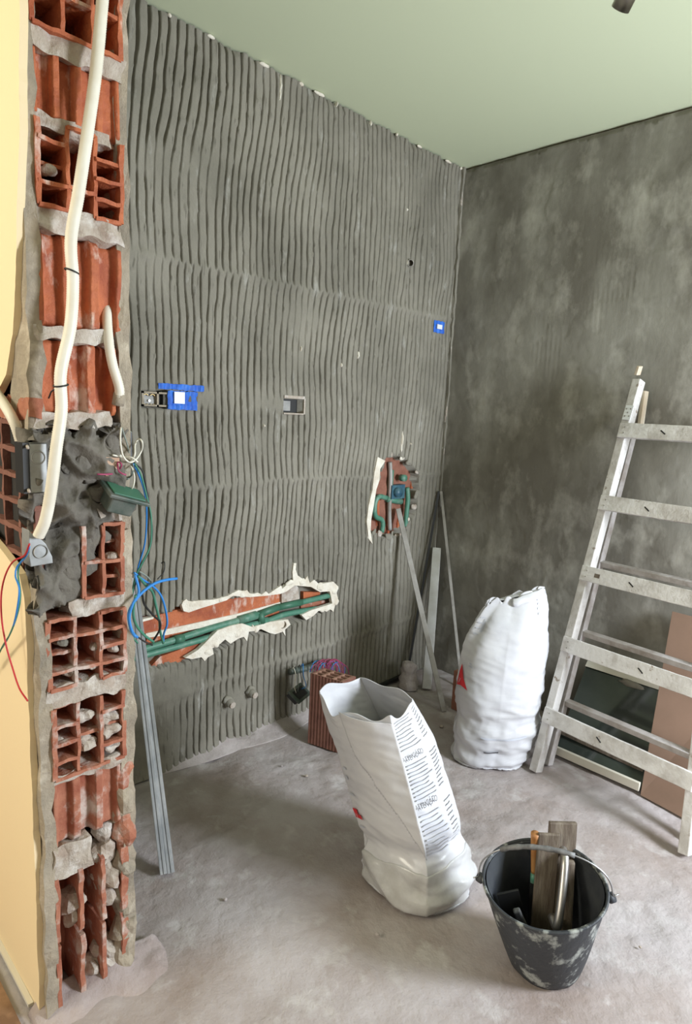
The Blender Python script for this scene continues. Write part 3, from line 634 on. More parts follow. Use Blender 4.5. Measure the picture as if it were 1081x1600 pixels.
loopy([(152, 741), (170, 741), (183, 738), (190, 726), (184, 722), (186, 737), (197, 742)], .73, .0018, 'w_pink', wt)
loopy([(206, 720), (208, 738), (196, 750), (182, 746), (174, 756), (176, 764)], .72, .0018, 'w_grey', wt)
loopy([(186, 724), (196, 736), (204, 728), (210, 745), (207, 762), (196, 768)], .715, .0018, 'w_white', wt)
loopy([(180, 690), (178, 705), (184, 720)], .69, .0018, 'w_grey', wt)
MB().box(tuple(pf(172, 712, .66)), tuple(pf(206, 676, .70))).build('open_box', M['black'], wt)
cb_ = thing('cable_bundle', 'blue, green and black wires falling behind the brick edge and coiling over the chase', 'cables', pf(225, 850, .62))
def cabl(pts, X0, X1, r, m):
    n_ = len(pts); MB().tube([at(x, y, X=X0+(X1-X0)*i/(n_-1)) for i, (x, y) in enumerate(pts)], r, 8, step=.008).build('wire', M[m], cb_, True)
cabl([(208, 725), (216, 740), (226, 770), (229, 805), (226, 850), (216, 885), (213, 905)], .71, .50, .0022, 'w_blue')
cabl([(210, 724), (220, 742), (229, 775), (236, 808), (235, 850), (222, 880), (212, 900), (206, 930), (200, 965), (204, 990), (215, 1005)], .71, .66, .0022, 'w_green')
cabl([(206, 722), (222, 735), (229, 765), (234, 800), (238, 830), (233, 860), (218, 890), (208, 925), (199, 955), (206, 985), (222, 1000), (238, 1008)], .70, .66, .0020, 'black')
cabl([(211, 898), (217, 925), (208, 942), (202, 965), (207, 988), (215, 996)], .765, .765, .0030, 'w_blue')
cabl([(276, 904), (260, 906), (243, 911), (225, 923), (210, 940), (201, 960), (205, 985), (212, 995)], .68, .775, .0034, 'w_blue')
cabl([(210, 895), (222, 905), (240, 917), (252, 932), (259, 955), (261, 975), (256, 990), (255, 1003)], .72, .60, .0026, 'w_blue')
cabl([(216, 900), (228, 915), (238, 925), (243, 945), (249, 970), (250, 985), (255, 1005)], .72, .60, .0030, 'w_green')
cabl([(218, 893), (232, 903), (239, 918), (246, 950), (251, 975)], .72, .62, .0020, 'w_grey')
cabl([(222, 928), (226, 945), (240, 962), (250, 972), (249, 985), (240, 1000)], .72, .62, .0026, 'black')
cabl([(212, 930), (208, 955), (212, 975), (225, 992), (240, 1003)], .765, .72, .0030, 'w_green')
cabl([(246, 905), (256, 893), (257, 878), (252, 880)], .06, .03, .0018, 'black')
cy3 = thing('cable_bundle', 'red, blue and green wires hanging in front of the yellow wall', 'cables', at(20, 950, Y=-2.35))
def cab2(pts, r, m, dy=0):
    MB().tube([at(x, y, Y=-2.352+dy+.006*math.sin(i)) for i, (x, y) in enumerate(pts)], r, 8, step=.008).build('wire', M[m], cy3, True)
cab2([(46, 850), (38, 868), (20, 878), (8, 900), (2, 930), (3, 970), (10, 1010), (20, 1045), (30, 1075), (43, 1095)], .0017, 'w_red')
cab2([(46, 855), (40, 870), (27, 885), (24, 900), (30, 920), (27, 950), (20, 980), (8, 1005), (-6, 1025), (-20, 1045)], .0017, 'w_blue', .004)
cab2([(45, 862), (34, 875), (28, 895), (32, 930), (27, 960), (16, 990), (4, 1010), (-10, 1040)], .0017, 'w_green', .008)

# ================================================================ FLOOR STANDING THINGS
def zfl(x, y): return 0.0
# dust heap along the foot of the wall
def dustf(u, v):
    y = -1.66+1.1*u; w_ = .13*(.6+.5*nz((0, y, 0), 3, 1))*math.sin(math.pi*min(1, max(.02, u)))**.4; x = -.01+w_*v
    return V(x, y, .034*(1-v)**1.6*(.7+.7*nz((x, y, 0), 9, 2))+.007*nz((x, y, 0), 26, 3)*(1-v)+.003*nz((x, y, 0), 70, 3)*(1-v)-.008*v**3)
tag(MB().sheet(90, 16, dustf).build('dust_heap', M['dust'], None, True, solid=.004, soff=-1), 'long low heap of pale dust along the foot of the ribbed wall', 'dust', kind='stuff')
def rubf(u, v):
    x = XS-.05+.12*u*(1+.5*nz((v*4, 0, 0), 1, 3)); y = -2.34+.32*v; e = math.sin(math.pi*min(1, max(0, v)))**.5
    return V(x, y, .05*(1-u)**1.2*e*(.7+.6*nz((x, y, 0), 12, 5))+.008*nz((x, y, 0), 40, 6)*(1-u)-.012*u-.02*abs(v-.5)**2)
tag(MB().sheet(30, 40, rubf).build('rubble_dust', M['pinkdust'], None, True, solid=.004), 'pinkish brick dust at the foot of the broken wall end', 'dust', kind='stuff')

# ladder
FL, TL = V(.944, -.52, 0), V(.998, -.075, 1.56)
FR, TR = V(1.520, -.590, 0), V(1.375, -.12, 1.50)
ld = thing('step_ladder', 'white wooden folding ladder with paint splashed boards leaning on the back wall', 'ladder', (1.23, -.5, 0))
rn = (TL-FL).cross(FR-FL).normalized()
if rn.y > 0: rn = -rn        # towards the room
side = (FR-FL).normalized()
def rail(a, b, m, w_=.034, t_=.046, nm='rail'):
    mb = MB().obox(a, b, side, w_, t_)
    return mb.build(nm, M[m], ld, bevel=.003)
rail(FL, TL, 'ladder'); rail(FR, TR, 'ladder')
def proj_y(p):
    d = p-CAM; return 800-F_PX*d.dot(U2)/d.dot(FWD)
def t_for(a, b, yt):
    lo, hi = 0, 1
    for _ in range(40):
        m_ = (lo+hi)/2
        if proj_y(a+(b-a)*m_) > yt: lo = m_
        else: hi = m_
    return lo
ts = [t_for(FL, TL, y) for y in (676, 788, 897, 1007, 1117)]
tsr = [min(t, 1) for t in ts]
for k, t in enumerate(ts):
    a = FL+(TL-FL)*t; b = FR+(TR-FR)*(t*TL.z/TR.z)
    if k == 0: b = FR+(TR-FR)*min(1, t*TL.z/TR.z)
    a += rn*.030-side*.010; b += rn*.030+side*.012
    updir = (TL-FL).normalized()
    mb = MB(); d = (b-a); dn = d.normalized(); sd = (updir-dn*updir.dot(dn)).normalized(); nn = dn.cross(sd)
    N = 26
    def fb(i, s_, t_): 
        p = a+d*(i/N); return p+sd*(.030*s_+.0012*nz(p, 25, k))+nn*(.009*t_)
    vs = [fb(i, s_, t_) for i in range(N+1) for s_, t_ in ((-1, -1), (1, -1), (1, 1), (-1, 1))]
    fs = [(4*i+j, 4*i+(j+1) % 4, 4*i+4+(j+1) % 4, 4*i+4+j) for i in range(N) for j in range(4)]+[(3, 2, 1, 0), (4*N, 4*N+1, 4*N+2, 4*N+3)]
    o = mb.add(vs, fs).build('step', M['ladder'], ld, bevel=.002)
    # nail heads and slots
    for q in range(2):
        c = a+side*.025+updir*(.012-.024*q)+rn*.0085
        MB().disc(c, rn, .0028, .002, 10).build('nail', M['rod'], o)
    if k in (1, 2, 3, 4, 0):
        c = a+d*(.42 if k != 3 else .6)+rn*.0088
        MB().obox(c-side*.012+updir*.006, c+side*.008-updir*.008, updir, .005, .002).build('slot', M['black'], o)
    if k == 2:
        c = a+d*.14+rn*.0082; MB().obox(c-side*.022, c+side*.012, updir, .016, .002).build('notch', M['wood_dark'], o)
# rear frame folded behind
back = V(.055, .085, .0)
FL2, TL2 = V(.955, -.438, 0), V(.992, -.036, 1.42)
FR2, TR2 = V(1.505, -.500, 0), V(1.375, -.06, 1.42)
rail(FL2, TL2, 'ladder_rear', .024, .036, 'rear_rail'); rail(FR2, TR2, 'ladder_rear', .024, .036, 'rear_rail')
for k, t in enumerate(ts[2:]):
    t += .022
    t *= 1.56/1.42; a = FL2+(TL2-FL2)*t; b = FR2+(TR2-FR2)*t
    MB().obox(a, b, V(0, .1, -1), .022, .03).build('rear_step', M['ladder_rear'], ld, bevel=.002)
MB().obox(TL+V(-.002, -.02, .02), TL+V(.006, -.024, .055), side, .012, .03).build('rail_tip', M['wood_raw'], ld, bevel=.002)
MB().obox(at(1000, 668, Y=-.055), at(1008, 611, Y=-.050), side, .016, .03).build('rail_tip', M['wood_raw'], ld, bevel=.002)
hc = FL+(TL-FL)*t_for(FL, TL, 648)+rn*.027
hg = MB().obox(hc-updir*.030+side*.004, hc+updir*.030+side*.006, side, .034, .003).build('hinge_plate', M['tile_white'], ld, bevel=.001)
for u, v in ((-.009, .015), (.009, .015), (0, 0), (-.009, -.015), (.009, -.015)):
    MB().disc(hc+side*(.005+u)+updir*v+rn*.002, rn, .003, .002, 8).build('screw', M['rod'], hg)
for t in ts[:4]:
    c = FL+(TL-FL)*(t-.02)-side*.0135; MB().disc(c, -side, .004, .002, 10).build('bolt', M['rod'], ld)
lgb = FL2+(TL2-FL2)*.12
MB().tube([lgb+V(-.01, -.022, 0), lgb+V(.03, -.03, -.01), lgb+V(.045, -.03, .0)], .004, 8, step=.01).build('rope_knot', M['cream'], ld, True)

# fibreboard
mb = MB(); A = V(1.292, -.362, .0); Bq = V(1.66, -.425, .0); T1 = at(1050, 955, Y=-.035)
up_ = (T1-A); P = [A, Bq, Bq+up_+V(0, .04, 0), A+up_]
nf = (Bq-A).cross(up_).normalized()
mb.poly(P, nf*-.016 if nf.y < 0 else nf*.016)
tag(mb.build('fibreboard_panel', M['mdf'], None, bevel=.001), 'plain brown fibreboard panel leaning on the wall behind the ladder', 'board')
# glass pane with wood edge strips
gp = thing('glass_pane', 'dark green glass pane with cream wood strip behind the lower ladder steps', 'glass pane', (1.15, -.34, 0))
a0, a1 = V(.90, -.335, .012), V(1.60, -.350, .012)
tp = at(897, 1032, Y=-.03); u0 = V(.0, tp.y-a0.y, tp.z-.01)
MB().poly([a0+V(.03, 0, 0), a1, a1+u0, a0+V(.0, 0, 0)+u0], u0.cross(a1-a0).normalized()*.006).build('glass', M['glass'], gp)
gn = u0.cross(a1-a0).normalized(); gn = gn if gn.y < 0 else -gn
MB().obox(a0+V(.0, -.010, .012), a0+V(.383, -.015, .012), (0, 0, 1), .034, .014).build('bottom_strip', M['cream'], gp, bevel=.002)
MB().obox(a0+u0+gn*.008, a0+u0+V(.36, 0, 0)+gn*.008, u0, .030, .003).build('top_strip', M['cream'], gp)
MB().obox(a0+u0*1.03+V(.16, 0, 0), a1+u0*1.03, u0, .005, .008).build('bright_edge', M['glass_edge'], gp)
MB().blob(a0+u0*.93+V(.20, 0, 0)+gn*.006, 1, .4, 50, (.055, .010, .016), seed=3).build('mortar_smear', M['mortar'], gp, True)
# rope-brown thin strip low behind
MB().obox(a0+V(.0, .045, .07), a0+V(.37, .045, .05), (0, 0, 1), .012, .010).build('lower_batten', M['wood_dark'], gp)

# aluminium bar, rods
tag(MB().obox(V(.190, -.255, 0), at(682, 856, Y=-.05), RT, .046, .022).build('screed_bar', M['alu'], None, bevel=.002), 'pale aluminium screed bar standing upright in the room corner', 'metal bar')
tag(MB().obox(V(.398, -.388, 0), at(622, 795, X=-.015), RT, .024, .014).build('flat_bar', M['rod'], None, bevel=.001), 'long thin grey bar leaning into the mixer hole across the screed bar', 'metal bar')
tag(MB().obox(V(.30, -.10, 0), V(.022, -.022, .985), RT, .014, .006).build('thin_strip', M['rod'], None), 'thin dark strip leaning from the floor up to the room corner, right one', 'metal strip')
tag(MB().obox(V(.06, -.26, 0), V(.014, -.03, .985), RT, .012, .006).build('thin_strip', M['black'], None), 'thin black strip leaning in the corner just left of the screed bar', 'metal strip')
tag(MB().obox(V(.045, -.66, .012), V(.02, -.16, .012), (1, 0, 0), .016, .02).build('floor_rod', M['black'], None, bevel=.002), 'dark rod lying on the floor along the ribbed wall near the corner', 'metal rod')
def sackf(u, v):
    th = 6.2832*u; z = .135*v; r = (.055*(1-.35*v)+.012*nz((math.cos(th), math.sin(th), z*20), 2, 8))*(1 if v < .96 else .6)
    return V(.115+r*math.cos(th), -.315+r*math.sin(th)*.8, z)
lump = MB().sheet(24, 16, sackf)
tag(lump.add([sackf(i/24, 1) for i in range(24)], [tuple(range(24))]).build('crumpled_sack', M['dust'], None, True), 'small pale lump of crumpled sack beside the screed bar foot', 'crumpled sack')
tag(MB().rbox((.40, -.335, 0), (.52, -.25, .19), .03, .002, 20).build('clay_brick', M['brick_brown'], None), 'orange brown brick standing half hidden behind the tall tied sack', 'brick')

# left galvanised channels
for k in range(2):
    off = V(.0095, .019, 0)*k; f0 = V(.482, -1.895, 0)+off*1.0; t0 = V(.022, -1.915, .98)*0+at(203+7*k, 905, X=.03)
    t0 = V(.03, min(t0.y, -1.66), t0.z)
    b = MB(); d = (t0-f0).normalized(); sd = V(.55, .83, 0); sd = (sd-d*sd.dot(d)).normalized(); nn_ = d.cross(sd)
    if nn_.x < 0: nn_ = -nn_
    W_, T_ = .018, .016
    b.obox(f0+nn_*.0, t0, sd, W_, .0022); b.obox(f0+nn_*T_/2+sd*W_/2, t0+nn_*T_/2+sd*W_/2, nn_, T_, .0022); b.obox(f0+nn_*T_/2-sd*W_/2, t0+nn_*T_/2-sd*W_/2, nn_, T_, .0022)
    b.obox(f0+nn_*T_+sd*(W_/2-.004), t0+nn_*T_+sd*(W_/2-.004), sd, .007, .0022); b.obox(f0+nn_*T_-sd*(W_/2-.004), t0+nn_*T_-sd*(W_/2-.004), sd, .007, .0022)
    b.obox(f0+nn_*T_*.7, t0+nn_*T_*.7, sd, W_*.7, .0022)
    tag(b.build('metal_channel', M['galv'], None), ('galvanised metal channel leaning by the brick edge, the left of the two', 'galvanised metal channel leaning by the brick edge, the right of the two')[k], 'metal channel')

# hollow brick standing on end
hb = MB(); hw = .308
Pl, Pf, Pr = at(485, 1052, Z=hw), at(535, 1066, Z=hw), at(556, 1057, Z=hw); Pl.z = 0; Pf.z = 0; Pr.z = 0
Pb = Pl+Pr-Pf
eu = (Pf-Pl); ev = (Pb-Pl); 
def hbp(u, v, z): return Pl+eu*u+ev*v+V(0, 0, z)
NR = 44
def outline():
    o = []
    def side_(f, n_, L):
        for i in range(n_):
            k = i % 4; o.append(f(i/n_, .0 if k in (0, 1) else -1))
    wn = eu.length; wv = ev.length
    side_(lambda t, g: (t, 0-g*-.018 if g else 0), 40, 0); side_(lambda t, g: (1-(.010 if g else 0), t), 20, 0)
    side_(lambda t, g: (1-t, 1-(.018 if g else 0)), 40, 0); side_(lambda t, g: (0+(.010 if g else 0), 1-t), 20, 0)
    return o
ol = outline()
ol = [(u, (abs(v) if v < .5 else v)) for u, v in ol]
n_ = len(ol); hb.add([hbp(u, v, 0) for u, v in ol]+[hbp(u, v, hw) for u, v in ol], [(i, (i+1) % n_, n_+(i+1) % n_, n_+i) for i in range(n_)])
hbr = thing('hollow_brick', 'hollow clay brick standing on end by the ribbed wall behind the open sack', 'brick', tuple(Pl))
hb.build('fluted_shell', M['brick_dark'], hbr)
gr = MB(); cols_, rows_ = 3, 3; tt = .10
def cellbar(u0, u1, v0, v1, z0, z1):
    vs = [hbp(u, v, z) for z in (z0, z1) for u, v in ((u0, v0), (u1, v0), (u1, v1), (u0, v1))]
    gr.add(vs, [(0, 3, 2, 1), (4, 5, 6, 7), (0, 1, 5, 4), (1, 2, 6, 5), (2, 3, 7, 6), (3, 0, 4, 7)])
for u0, u1 in ((.02, .09), (.30, .36), (.64, .70), (.91, .98)): cellbar(u0, u1, .03, .97, hw-.12, hw+.0005)
for v0, v1 in ((.03, .10), (.32, .39), (.61, .68), (.90, .97)): cellbar(.02, .98, v0, v1, hw-.12, hw-.0005)
cellbar(.02, .98, .03, .97, .0, hw-.12)
gr.build('cell_webs', M['brick_web'], hbr)

# black box with wires hanging from the wall, pink bundle
bx = thing('outlet_box', 'open black outlet box with loose wires hanging left of the standing hollow brick', 'outlet box', at(465, 1075, X=.06))
q0 = at(468, 1083, X=.085); fw = V(.5, .35, -.55).normalized(); sd = V(-.2, .95, .15).normalized(); n3 = fw.cross(sd).normalized()
def f4(u, v, w_): return q0+sd*u+fw*v+n3*w_
def ob4(a, b):
    m_ = MB().box((0, 0, 0), (1, 1, 1)); m_.v = [f4(*(a[i]+(b[i]-a[i])*p[i] for i in range(3))) for p in m_.v]; return m_
ob4((-.045, -.035, -.004), (.045, .035, .004)).build('flange', M['pvc'], bx, bevel=.002)
ob4((-.036, -.028, -.035), (.036, .028, -.004)).build('box_shell', M['black'], bx, bevel=.003)
ob4((-.03, -.022, .004), (.03, .022, .006)).build('inner_plate', M['black'], bx)
for k in range(4):
    MB().tube([at(455+4*k, 1050, X=.0), at(458+5*k, 1043-2*k, X=.05), at(462+4*k, 1055, X=.08), at(460+6*k, 1072, X=.09), f4(-.02+.012*k, -.01, .008)], .0018, 8, step=.006).build('wire', M[('w_white', 'w_grey', 'black', 'w_blue')[k]], bx, True)
MB().tube([at(452, 1050, X=.02), at(475, 1045, X=.03), at(497, 1037, X=.03)], .014, 12, step=.01).build('cable', M['pvc'], bx, True)
pk = thing('wire_coil', 'tangle of pink and blue wires behind the standing hollow brick', 'wires', at(520, 1035, X=.04))
for k in range(15):
    col_ = 'w_pink' if k % 4 else 'w_blue'; x0 = 494+2.3*k+8*R.random(); ht = 2+12*R.random()
    if x0 > 525 and k % 2: col_ = 'w_blue'
    MB().tube([at(x0-12, 1050, X=.06), at(x0-6, 1040-ht*.5, X=.05+.03*R.random()), at(x0+2, 1038-ht*.6, X=.05), at(x0+6+9*R.random(), 1044-ht*.3, X=.06), at(x0+6+12*R.random(), 1058, X=.05)], .0018, 7, step=.008).build('wire', M[col_], pk, True)

# ================================================================ SACKS
VN = V(-FWD.x, -FWD.y, 0).normalized()      # horizontal direction towards the viewer
def sack_surface(base, rows, dF, dK, nexp, seed, wr=.006, bulge=None, cr=lambda v: 0, wv=lambda v: 1):
    """rows: (L, F, R) spots of the silhouette corners per level; returns P(u, v), u round the sack, v up"""
    Ls, Fs, Rs, Ks = [], [], [], []
    for i, (l, f, r) in enumerate(rows):
        df = dF[i] if isinstance(dF, (list, tuple)) else dF; dk = dK[i] if isinstance(dK, (list, tuple)) else dK
        L = at_n(*l, base, VN); R_ = at_n(*r, base, VN); Fp = at_n(*f, Vector(base)+VN*df, VN)
        K = (L+R_)/2+((L+R_)/2-Fp)*.2-VN*dk; K.z = (L.z+R_.z)/2
        Ls.append(L); Fs.append(Fp); Rs.append(R_); Ks.append(K)
    def cm(A, v):
        n_ = len(A)-1; t = min(max(v, 0), 1)*n_; i = min(int(t), n_-1); t -= i
        a = A[max(i-1, 0)]; b = A[i]; c = A[i+1]; d = A[min(i+2, n_)]
        return .5*((2*b)+(c-a)*t+(2*a-5*b+4*c-d)*t*t+(3*b-a-3*c+d)*t**3)
    def P(u, v, off=0, wrk=1):
        L, Fp, R_, K = cm(Ls, v), cm(Fs, v), cm(Rs, v), cm(Ks, v)
        # u=0 at L, .33 at F, .5.. R ; rounded quad
        q = [L, Fp, R_, K]; ue = (0, .35, .6, .85, 1.0)
        u = u % 1
        for i in range(4):
            if ue[i] <= u <= ue[i+1]: s_ = (u-ue[i])/(ue[i+1]-ue[i]); a, b = q[i], q[(i+1) % 4]; break
        m_ = (L+Fp+R_+K)/4
        p = a.lerp(b, s_); dcn = p-m_
        # blend towards a rounder loop
        k_ = nexp(v) if callable(nexp) else nexp
        mid = math.sin(math.pi*s_)
        p = p+dcn.normalized()*k_*mid if dcn.length > 1e-6 else p
        p = p-dcn*cr(v)*(1-mid**2)**2
        n_ = (p-m_); n_ = n_.normalized() if n_.length > 1e-6 else V(0, 0, 1)
        w1 = nz((p.x, p.y, p.z*1.4), 9, seed); w2 = 1-abs(nz((p.x+p.z*.6, p.y+p.z*.6, p.z*1.2), 13, seed+1))*2; w3 = nz(p, 34, seed+2)+1.2*(1-abs(nz((p.x*.6+p.z, p.y*.6+p.z*.4, p.z*1.6), 21, seed+5))*2.4)
        p = p+n_*(wr*wrk*wv(v)*(w1*1.1+w2*.5+w3*.35)+off)
        if bulge: p = p+n_*bulge(u, v, p)
        p.z = max(p.z, .002)
        return p
    return P
BASE1 = V(.985, -1.37, 0)
rows1 = [((632, 1432), (662, 1449), (704, 1412)), ((602, 1424), (661, 1451), (722, 1397)), ((583, 1385), (664, 1432), (733, 1365)), ((570, 1345), (666, 1392), (735, 1335)), ((566, 1312), (666, 1345), (727, 1300)), ((549, 1255), (652, 1285), (709, 1243)), ((530, 1190), (636, 1222), (690, 1182)), ((511, 1137), (621, 1168), (668, 1130)), ((497, 1096), (609, 1128), (645, 1089))]
def bul1(u, v, p):
    b = 0
    if v < .45: b += .016*math.sin(math.pi*v/.45)
    b -= .014*math.exp(-((v-.50)/.035)**2)*(1 if u < .62 else .3)          # the crumpled waist
    b += .007*math.sin(46*v+16*u+2*math.sin(9*u))*math.exp(-((v-.28)/.18)**2)
    return b
S1 = sack_surface(BASE1, rows1, [.05, .09, .12, .13, .13, .13, .12, .11, .10], [.10, .14, .16, .17, .17, .16, .15, .13, .12], lambda v: .012+.018*max(0, 1-v*2), 3, .0055, bul1, lambda v: .02+.05*max(0, 1-v*2.2), lambda v: 1.5 if v < .4 else max(.55, 1.5-(v-.4)*5))
bg1 = thing('plastic_sack', 'open white plastic mortar sack tilted in the middle of the floor', 'sack', (.985, -1.37, 0))
def rimdz(u, v):
    # torn rim: peak at the back left, notch at the front left
    t = max(0, (v-.86)/.14); return t*(.032*math.exp(-((u-.97)/.07)**2)+.032*math.exp(-((u+.03)/.07)**2)-.030*math.exp(-((u-.08)/.04)**2)+.006*math.sin(u*40)+.012*math.exp(-((u-.35)/.03)**2))
def b1(u, v):
    p = S1(u, v); p.z += rimdz(u, v); return p
m1 = MB().sheet(260, 220, b1)
m1.build('sack_wall', M['bag'], bg1, True, solid=.0025, soff=-1)
m1b = MB(); cN = [S1(i/60, 0) for i in range(60)]; cc = sum(cN, V(0, 0, 0))/60; cc.z = .004
m1b.add(cN+[cc], [(i, (i+1) % 60, 60) for i in range(60)]).build('sack_bottom', M['bag_low'], bg1)
m1c = MB().sheet(120, 50, lambda u, v: S1(u, .0+.44*v+.03*nz((u*9, 0, 0), 1, 4)*v, .0015)); m1c.build('dusty_skin', M['bag_low'], bg1, True, solid=.001)
# powder level inside
lv = [S1(i/60, .42, -.012) for i in range(60)]; cc = sum(lv, V(0, 0, 0))/60
MB().add(lv+[cc+V(0, 0, .03)], [(i, (i+1) % 60, 60) for i in range(60)]).build('powder', M['mortar'], bg1, True)
# folded flap on the front left face (pleat)
def flap(u, v):
    U = .13+.225*u*(1-.0*v); Vv = .99-.50*v+.03*math.sin(u*3); p = S1(U, Vv, .005+.007*math.sin(math.pi*u)*(1-v)+.004*u); return p
MB().sheet(40, 60, flap, lambda u, v: v < .30+.70*u**.8).build('folded_flap', M['bag'], bg1, True, solid=.001)
# print : mapped on the right face u in (.35,.60)
def strip(S, u0, u1, v0, v1, m, root, off=.006, n_=14, wav=0, name='print_line'):
    return MB().sheet(n_, 2, lambda a, b: S(u0+(u1-u0)*a, v0+(v1-v0)*b+wav*math.sin(a*9+v0*50), off)).build(name, m, root, True)
def text_on(S, body, u0, u1, v0, h, m, root, off=.0068, slope=0, font_shear=0):
    cu = bpy.data.curves.new('t', 'FONT'); cu.body = body; cu.size = 1; to = bpy.data.objects.new('t', cu); C.objects.link(to)
    bpy.context.view_layer.update(); dg = bpy.context.evaluated_depsgraph_get(); me = to.evaluated_get(dg).to_mesh()
    vs = [v.co.copy() for v in me.vertices]; fs = [tuple(p.vertices) for p in me.polygons]; to.evaluated_get(dg).to_mesh_clear()
    bpy.data.objects.remove(to); bpy.data.curves.remove(cu)
    if not vs: return
    x1 = max(v.x for v in vs); x0_ = min(v.x for v in vs)
    P = []
    for v in vs:
        a = (v.x-x0_)/(x1-x0_); P.append(S(u0+(u1-u0)*a, v0+h*v.y+slope*a, off))
    return MB().add(P, fs).build('printed_text', m, root)
R5 = random.Random(5)
for blk, (va, vb) in enumerate(((.50, .645), (.68, .805), (.85, .985))):
    nl = 10 if blk < 2 else 9
    for i in range(nl):
        v = va+(vb-va)*(i+.3)/nl; L = .125*(.75+.25*R5.random())
        strip(S1, .372, .372+L, v, v+.0042, M['ink'], bg1, .0060, wav=.0008)
        strip(S1, .512, .512+.06*(.6+.4*R5.random()), v+.003, v+.0070, M['ink'], bg1, .0060, 8, .0006)
text_on(S1, 'ATENÇÃO', .368, .470, .658, .024, M['ink_dark'], bg1, slope=.004)
text_on(S1, 'ATENÇÃO', .368, .470, .815, .024, M['ink_dark'], bg1, slope=.004)
# red mark and V on the left edge
strip(S1, .015, .065, .585, .60, M['red'], bg1, .006, 8); strip(S1, .015, .045, .600, .615, M['red'], bg1, .006, 8); 
text_on(S1, 'V', .028, .042, .588, .020, M['bag'], bg1, .008)
strip(S1, .02, .05, .655, .662, M['ink'], bg1, .004, 6); strip(S1, .02, .055, .555, .560, M['ink'], bg1, .004, 6); strip(S1, .02, .035, .70, .712, M['ink'], bg1, .004, 6); strip(S1, .02, .04, .73, .738, M['ink'], bg1, .004, 6)

BASE2 = V(.768, -.557, 0)
rows2 = [((722, 1192), (765, 1204), (800, 1180)), ((711, 1185), (767, 1207), (822, 1172)), ((714, 1145), (775, 1172), (838, 1140)), ((716, 1092), (780, 1120), (842, 1098)), ((723, 1045), (785, 1070), (846, 1050)), ((730, 1005), (790, 1030), (852, 1018)), ((743, 975), (797, 985), (852, 975)), ((756, 950), (800, 950), (854, 930)), ((757, 941), (800, 934), (856, 916))]
def bul2(u, v, p):
    b = .022*math.sin(math.pi*min(1, v/.9))**.6
    b -= .012*math.exp(-((v-.34)/.03)**2)
    b += .0050*math.sin(95*(v+.30*u)+3*math.sin(11*u))*math.exp(-((v-.17)/.11)**2)
    b += .010*min(1, max(0, v-.38)*2.2)*math.sin(u*34+2.5*math.sin(v*4))*(.6+.4*math.sin(u*13+1))
    return b
S2 = sack_surface(BASE2, rows2, [.04, .08, .10, .11, .10, .09, .06, .025, .012], [.06, .10, .13, .13, .12, .10, .06, .02, .01], lambda v: .034*(1-v)+.006, 8, .0085, bul2, lambda v: .07, lambda v: 1 if v < .35 else max(.45, 1-(v-.35)*3))
bg2 = thing('plastic_sack', 'tall white plastic sack with gathered top standing beside the ladder', 'sack', (.768, -.557, 0))
def b2(u, v):
    p = S2(u, v)
    if v > .93: p.z += (v-.93)/.07*.012*math.sin(u*47)+.006*nz((u*30, v*9, 0), 1, 3)
    return p
MB().sheet(150, 140, b2).build('sack_wall', M['bag'], bg2, True, solid=.0025)
cN = [S2(i/60, 0) for i in range(60)]; cc = sum(cN, V(0, 0, 0))/60; cc.z = .004
MB().add(cN+[cc], [(i, (i+1) % 60, 60) for i in range(60)]).build('sack_bottom', M['bag_low'], bg2)
cN = [S2(i/60, .985) for i in range(60)]; cc = sum(cN, V(0, 0, 0))/60
MB().add(cN+[cc], [(i, (i+1) % 60, 60) for i in range(60)]).build('gathered_mouth', M['bag'], bg2, True)
# hanging flap at the top right
def fl2(u, v): return S2(.36+.20*u, .995-.10*v, .010+.012*math.sin(math.pi*v)+.003*math.sin(u*22))
MB().sheet(30, 12, fl2).build('top_flap', M['bag'], bg2, True, solid=.002)
for i in range(7): strip(S2, .505, .555, .80+.022*i, .809+.022*i, M['ink'], bg2, .004, 6)
for i in range(4): strip(S2, .075+.003*i, .125, .70+.035*i, .706+.035*i, M['ink'], bg2, .004, 6)
for i in range(3): strip(S2, .12+.012*i, .127+.012*i, .72, .80-.01*i, M['ink'], bg2, .004, 3)
for i in range(2): strip(S2, .13, .16-.008*i, .545+.012*i, .551+.012*i, M['ink'], bg2, .004, 6)
lg = MB().add([S2(u, v, .005) for u, v in ((.03, .44), (.10, .455), (.155, .45), (.10, .485), (.05, .535), (.035, .50))], [(0, 1, 2, 3, 4, 5)]).build('red_mark', M['red'], bg2)
text_on(S2, 'V', .062, .085, .458, .030, M['bag'], bg2, .008)
strip(S2, .25, .45, .30, .305, M['ink'], bg2, .005, 10); strip(S2, .27, .36, .245, .252, M['ink_dark'], bg2, .005, 6)

# ================================================================ BUCKET
zr = .262
L_, R_ = at(757, 1352, Z=zr+.018), at(946, 1408, Z=zr-.012)
rc = (L_+R_)/2; rad = (L_-R_).length/2
bc = at(851, 1496, Z=.0)
axb = (rc-bc); hgt = axb.length; axn = axb.normalized()
lug = (R_-L_).normalized(); lug = (lug-axn*lug.dot(axn)).normalized(); per = axn.cross(lug).normalized()
bk = thing('mortar_bucket', 'black mortar bucket splashed with dried cement, tools standing in it', 'bucket', tuple(bc))
def bpt(r, th, h): return bc+axn*h+(lug*math.cos(th)+per*math.sin(th)*(1-.15*min(1, h/hgt)))*r
def prof(v): return .090+(rad-.090)*v**.85
def bw(u, v):
    th = 6.28318*u; r = prof(v)*(1+.012*math.sin(2*th+1)*v+.006*nz((math.cos(th), math.sin(th), v), 3, 4)); p = bpt(r, th, .008+(hgt-.008)*v); p.z = max(p.z, .002); return p
MB().sheet(96, 30, bw).build('bucket_wall', M['bucket'], bk, True, solid=.004, soff=-1 if True else 1)
